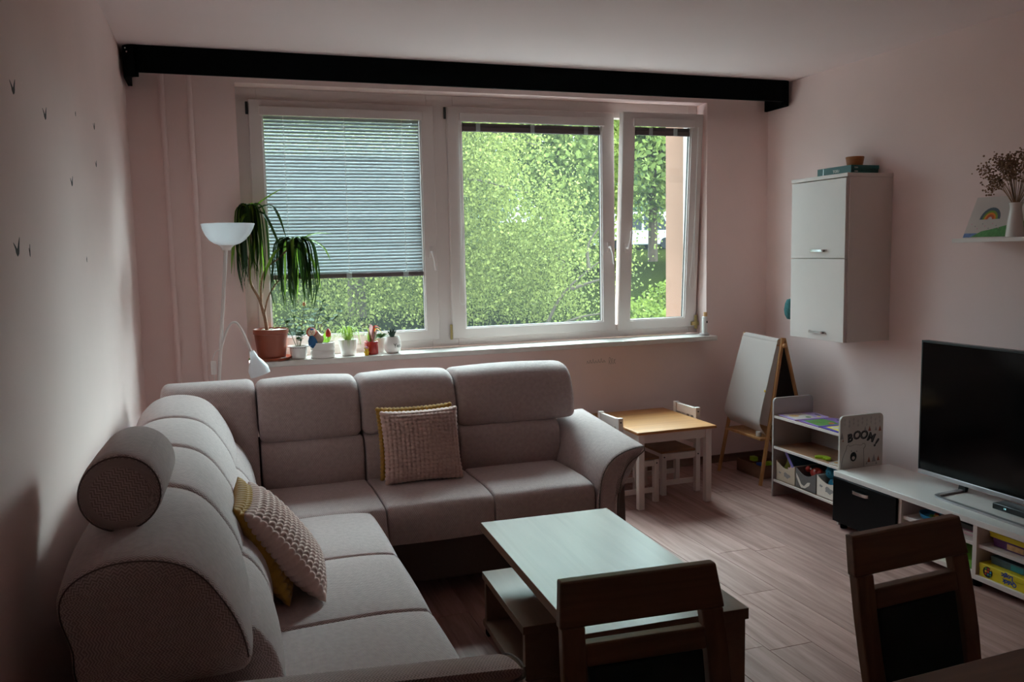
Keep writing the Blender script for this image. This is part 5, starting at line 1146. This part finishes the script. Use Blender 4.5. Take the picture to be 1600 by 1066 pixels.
for s in (-1, 1):
    MB().ball((3.19, 3.955 + s * .052, .215), .018, 10, 8).build('claw', REDT, t); MB().ball((3.178, 3.955 + s * .016, .225), .006, 8, 6).build('eye', CERAM, t)
t = thing('toy_cup', 'dusty pink toy cup in the dark grey felt bin', 'toy', (3.20, 3.89, .14)); MB().lathe([(0, 0), (.02, 0), (.026, .05), (.024, .05), (.018, .004), (0, .004)], (3.20, 3.895, .175), 16, (0.2, .3, 1)).build('toy_body', BROWNT, t)
t = thing('plush_toy', 'teal plush animal with round ears in the cream felt bin', 'toy', (3.21, 3.80, .12)); MB().ball((3.21, 3.80, .165), .045, 16, 10, (.9, 1, 1.1)).build('plush_body', TEALP, t); MB().ball((3.195, 3.815, .238), .034, 16, 10).build('head', TEALP, t)
for s in (-1, 1): MB().ball((3.198, 3.815 + s * .026, .266), .013, 10, 8).build('ear', TEALP, t); MB().ball((3.163, 3.815 + s * .010, .243), .0035, 6, 5).build('eye', INK, t)
t = thing('toy_doll', 'small peach doll with a blue skirt in the cream felt bin', 'doll', (3.18, 3.72, .14)); MB().ball((3.175, 3.745, .206), .024, 14, 9).build('head', SKIN, t); MB().lathe([(0, 0), (.034, .004), (.022, .03), (.010, .05), (0, .05)], (3.18, 3.715, .165), 16, (-.2, .6, .6)).build('skirt', BLUE, t)

# crate of toys on the floor behind the easel
t = thing('toy_crate', 'low dark crate of colourful toys on the floor behind the easel', 'crate', (3.36, 4.72, 0))
x0, x1, y0, y1 = 3.27, 3.45, 4.58, 4.85; CR = M('crate_card', (120, 84, 66), .8)
MB().box(x0, x1, y0, y1, 0.0, .006).build('bottom', CR, t)
for a in ((x0, x0 + .006, y0, y1), (x1 - .006, x1, y0, y1), (x0, x1, y0, y0 + .006), (x0, x1, y1 - .006, y1)): MB().box(*a, .006, .085).build('side', CR, t)
for i in range(9):
    a, b = rr.uniform(x0 + .03, x1 - .03), rr.uniform(y0 + .03, y1 - .03); mt = (ORANGE, SKYB, LIMEG, REDT, YELLOW, QBLUE)[i % 6]; s = .018
    MB().box(a - s, a + s, b - s * 1.3, b + s * 1.3, .006 + .03 * (i % 3), .006 + .03 * (i % 3) + .03).build('block', mt, t, bevel=.003)

# ------------------------------------------------------------------ easel
es = thing('child_easel', 'wooden child easel with a hanging roll of white paper in the corner', 'easel', (3.35, 4.67, 0))
MB().tube([(3.146, 4.875, 0), (3.318, 4.835, 0.945)], 0.0125, 10).build('leg', BEECH, es); MB().tube([(3.183, 4.46, 0), (3.352, 4.478, 0.935)], 0.0125, 10).build('leg', BEECH, es)
MB().tube([(3.60, 4.86, 0), (3.345, 4.835, 0.925)], 0.0115, 10).build('leg', BEECH, es); MB().tube([(3.625, 4.50, 0), (3.368, 4.487, 0.93)], 0.0115, 10).build('leg', BEECH, es)
MB().tube([(3.325, 4.86, 0.905), (3.352, 4.45, 0.885)], 0.0085, 10).build('cross_bar', BEECH, es)
for p in ((3.326, 4.858, .905), (3.350, 4.455, .887)): MB().ball(p, .016, 10, 8).build('knob', BEECH, es)
MB().box(3.185, 3.50, 4.468, 4.868, 0.286, 0.304).build('tray', BEECH, es, bevel=.004)
wbp = lambda z, dx=0: 3.352 - (0.90 - z) * 0.181 + dx
MB().hexa([(wbp(.37), 4.485, .37), (wbp(.37, .008), 4.485, .37), (wbp(.37, .008), 4.845, .37), (wbp(.37), 4.845, .37)], [(wbp(.88), 4.495, .88), (wbp(.88, .008), 4.495, .88), (wbp(.88, .008), 4.825, .88), (wbp(.88), 4.825, .88)]).build('white_board', WHITEF, es)
MB().hexa([(3.515, 4.515, .37), (3.525, 4.515, .37), (3.525, 4.845, .37), (3.515, 4.845, .37)], [(3.385, 4.505, .87), (3.395, 4.505, .87), (3.395, 4.83, .87), (3.385, 4.83, .87)]).build('black_board', BLACKBOARD, es)
MB().tube([(3.320, 4.832, 0.925), (3.342, 4.497, 0.908)], 0.021, 16).build('paper_roll', PAPER, es)
pp = bez([(3.318, 0, .940), (3.300, 0, .925), (3.268, 0, .82), (3.215, 0, .63), (3.172, 0, .47), (3.170, 0, .41), (3.215, 0, .352)], 4)
m = MB(); vs = []; nn = 6
for i, p in enumerate(pp):
    f = i / (len(pp) - 1)
    for j in range(nn + 1):
        u = j / nn; y = 4.832 - .335 * u + (.018 * f - .036 * f * u); vs.append((p.x + .022 * u + .008 * math.sin(u * 3.1) * f, y, p.z - .017 * u - .02 * u * f * f))
nV = len(vs); vs2 = [(a + .0008, b, c + .0003) for a, b, c in vs]; fs = []
for i in range(len(pp) - 1):
    for j in range(nn): a = i * (nn + 1) + j; fs.append((a, a + 1, a + nn + 2, a + nn + 1))
m.add(vs, fs); m.build('paper_sheet', PAPER, es, fix=False, smooth=180)
MB().ball((3.232, 4.492, .60), .009, 8, 5, (.3, 1, 1)).build('magnet', YELLOW, es)
MB().lathe([(0, 0), (.016, 0), (.018, .03), (0, .032)], (3.215, 4.53, .304), 12).build('paint_cup', CERAM, es)

# ------------------------------------------------------------------ children's table and chairs
kt = thing('child_table', 'small white child table with a pine top beside the sofa arm', 'table', (2.472, 4.585, 0))
MB().box(2.212, 2.735, 4.262, 4.905, 0.449, 0.466).build('table_top', PINE, kt, bevel=.004)
for a, b in ((2.232, 4.288), (2.678, 4.288), (2.232, 4.84), (2.678, 4.84)): MB().box(a, a + .037, b, b + .037, 0, .449).build('leg', WHITEF, kt, bevel=.002)
for q in ((2.269, 2.678, 4.296, 4.312), (2.269, 2.678, 4.853, 4.869), (2.24, 2.256, 4.325, 4.84), (2.691, 2.707, 4.325, 4.84)): MB().box(*q, .392, .449).build('apron', WHITEF, kt, bevel=.001)
def child_chair(label, loc, rz):
    """back at -x, seat runs to +x"""
    t = thing('child_chair', label, 'chair', loc, rz, 'child chairs'); k = .031; D_, W2 = .27, .135
    for s in (-1, 1):
        a, b = sorted((s * W2, s * (W2 - k)))
        MB().box(-D_ / 2, -D_ / 2 + k, a, b, 0, .53).build('back_post', WHITEF, t, local=True, bevel=.002)
        MB().box(D_ / 2 - k, D_ / 2, a, b, 0, .262).build('leg', WHITEF, t, local=True, bevel=.002)
        MB().box(-D_ / 2 + k, D_ / 2 - k, a + .006, b - .006, .222, .258).build('side_rail', WHITEF, t, local=True, bevel=.001)
        MB().box(-D_ / 2 + k, D_ / 2 - k, a + .008, b - .008, .06, .09).build('stretcher', WHITEF, t, local=True, bevel=.001)
        for z in (.505, .24): MB().tube([(-D_ / 2 + k / 2, b if s > 0 else a, z), (-D_ / 2 + k / 2, (b if s > 0 else a) + s * .001, z)], .005, 8).build('bolt', INK, t, local=True)
        MB().tube([(D_ / 2 - k / 2, b if s > 0 else a, .24), (D_ / 2 - k / 2, (b if s > 0 else a) + s * .001, .24)], .005, 8).build('bolt', INK, t, local=True)
    MB().box(-D_ / 2 + k, D_ / 2 + .004, -W2 + .004, W2 - .004, .262, .276).build('seat', PINED, t, local=True, bevel=.002)
    MB().box(-D_ / 2 + .004, -D_ / 2 + k - .006, -W2 + k, W2 - k, .472, .524).build('top_rail', WHITEF, t, local=True, bevel=.002)
    MB().box(-D_ / 2 + .006, -D_ / 2 + k - .006, -W2 + k, W2 - k, .30, .335).build('lower_rail', WHITEF, t, local=True, bevel=.002)
    for y in (-.05, .0, .05): MB().box(-D_ / 2 + .010, -D_ / 2 + k - .010, y - .013, y + .013, .335, .472).build('back_slat', WHITEF, t, local=True, bevel=.001)
    MB().box(D_ / 2 - k + .006, D_ / 2 - .006, -W2 + k, W2 - k, .222, .258).build('front_rail', WHITEF, t, local=True, bevel=.001)
    return t
child_chair('white child chair between the sofa arm and the pine table', (2.285, 4.53, 0), 0.03)
child_chair('white child chair tucked under the pine table from the easel side', (2.632, 4.635, 0), math.pi + 0.02)

# ------------------------------------------------------------------ stickers and scribble on the walls
bird = [(-.05, -.5), (-.32, -.25), (-.42, .05), (-.8, .55), (-.38, .28), (-.14, .10), (.04, .12), (.30, .55), (.62, 1.0), (.42, .35), (.36, .0), (.26, -.3)]
for i, (y, z, s, lab) in enumerate(((2.258, 1.905, .052, 'dark bird sticker nearest the ceiling at the front of the left wall'.replace('left wall', 'side wall')), (2.639, 1.905, .050, 'dark bird sticker second from the front in the upper row on the side wall'), (3.018, 1.755, .045, 'dark bird sticker alone below the upper row, midway along the side wall'), (3.642, 1.875, .036, 'tiny bird sticker lower of the two near the window end'), (3.663, 2.020, .038, 'tiny bird sticker upper of the two near the window end'), (2.170, 1.535, .058, 'biggest dark bird sticker, low on the side wall near the front'), (2.300, 1.530, .040, 'narrow bird sticker just beside the biggest low one'), (3.20, 1.995, .022, 'faint sliver of a bird sticker between the upper row and the corner'), (3.22, 1.51, .024, 'thin dark sliver sticker low in the middle of the side wall'))):
    w_ = 1.0 if i < 6 else .3
    m = MB().prism([(y + p[0] * s * w_ * .8, z + p[1] * s * .5) for p in bird], 'x', XL, XL + .0008); o = m.build('bird_sticker', STICK, origin=(XL, y, z), smooth=0); tag(o, lab, 'sticker', 'bird stickers')
t = MB(); sc_ = M('pencil_mark', (168, 150, 140), .9)
for k in range(7):
    x0 = 2.262 + .02 * k; pts = [(x0, YB - .0004, .765), (x0 + .006, YB - .0004, .785 + .006 * (k % 3)), (x0 + .012, YB - .0004, .768), (x0 + .018, YB - .0004, .775)]
    t.tube(bez(pts, 3), .0012, 4)
for k in range(3):
    x0 = 2.425 + .017 * k; t.tube(bez([(x0, YB - .0004, .755), (x0 + .002, YB - .0004, .80 - .012 * k), (x0 + .012, YB - .0004, .785), (x0 + .004, YB - .0004, .77), (x0 + .014, YB - .0004, .752)], 3), .0012, 4)
o = t.build('pencil_scribble', sc_, origin=(2.35, YB, .77)); tag(o, 'faint pencil scribble on the wall under the window sill', 'scribble')
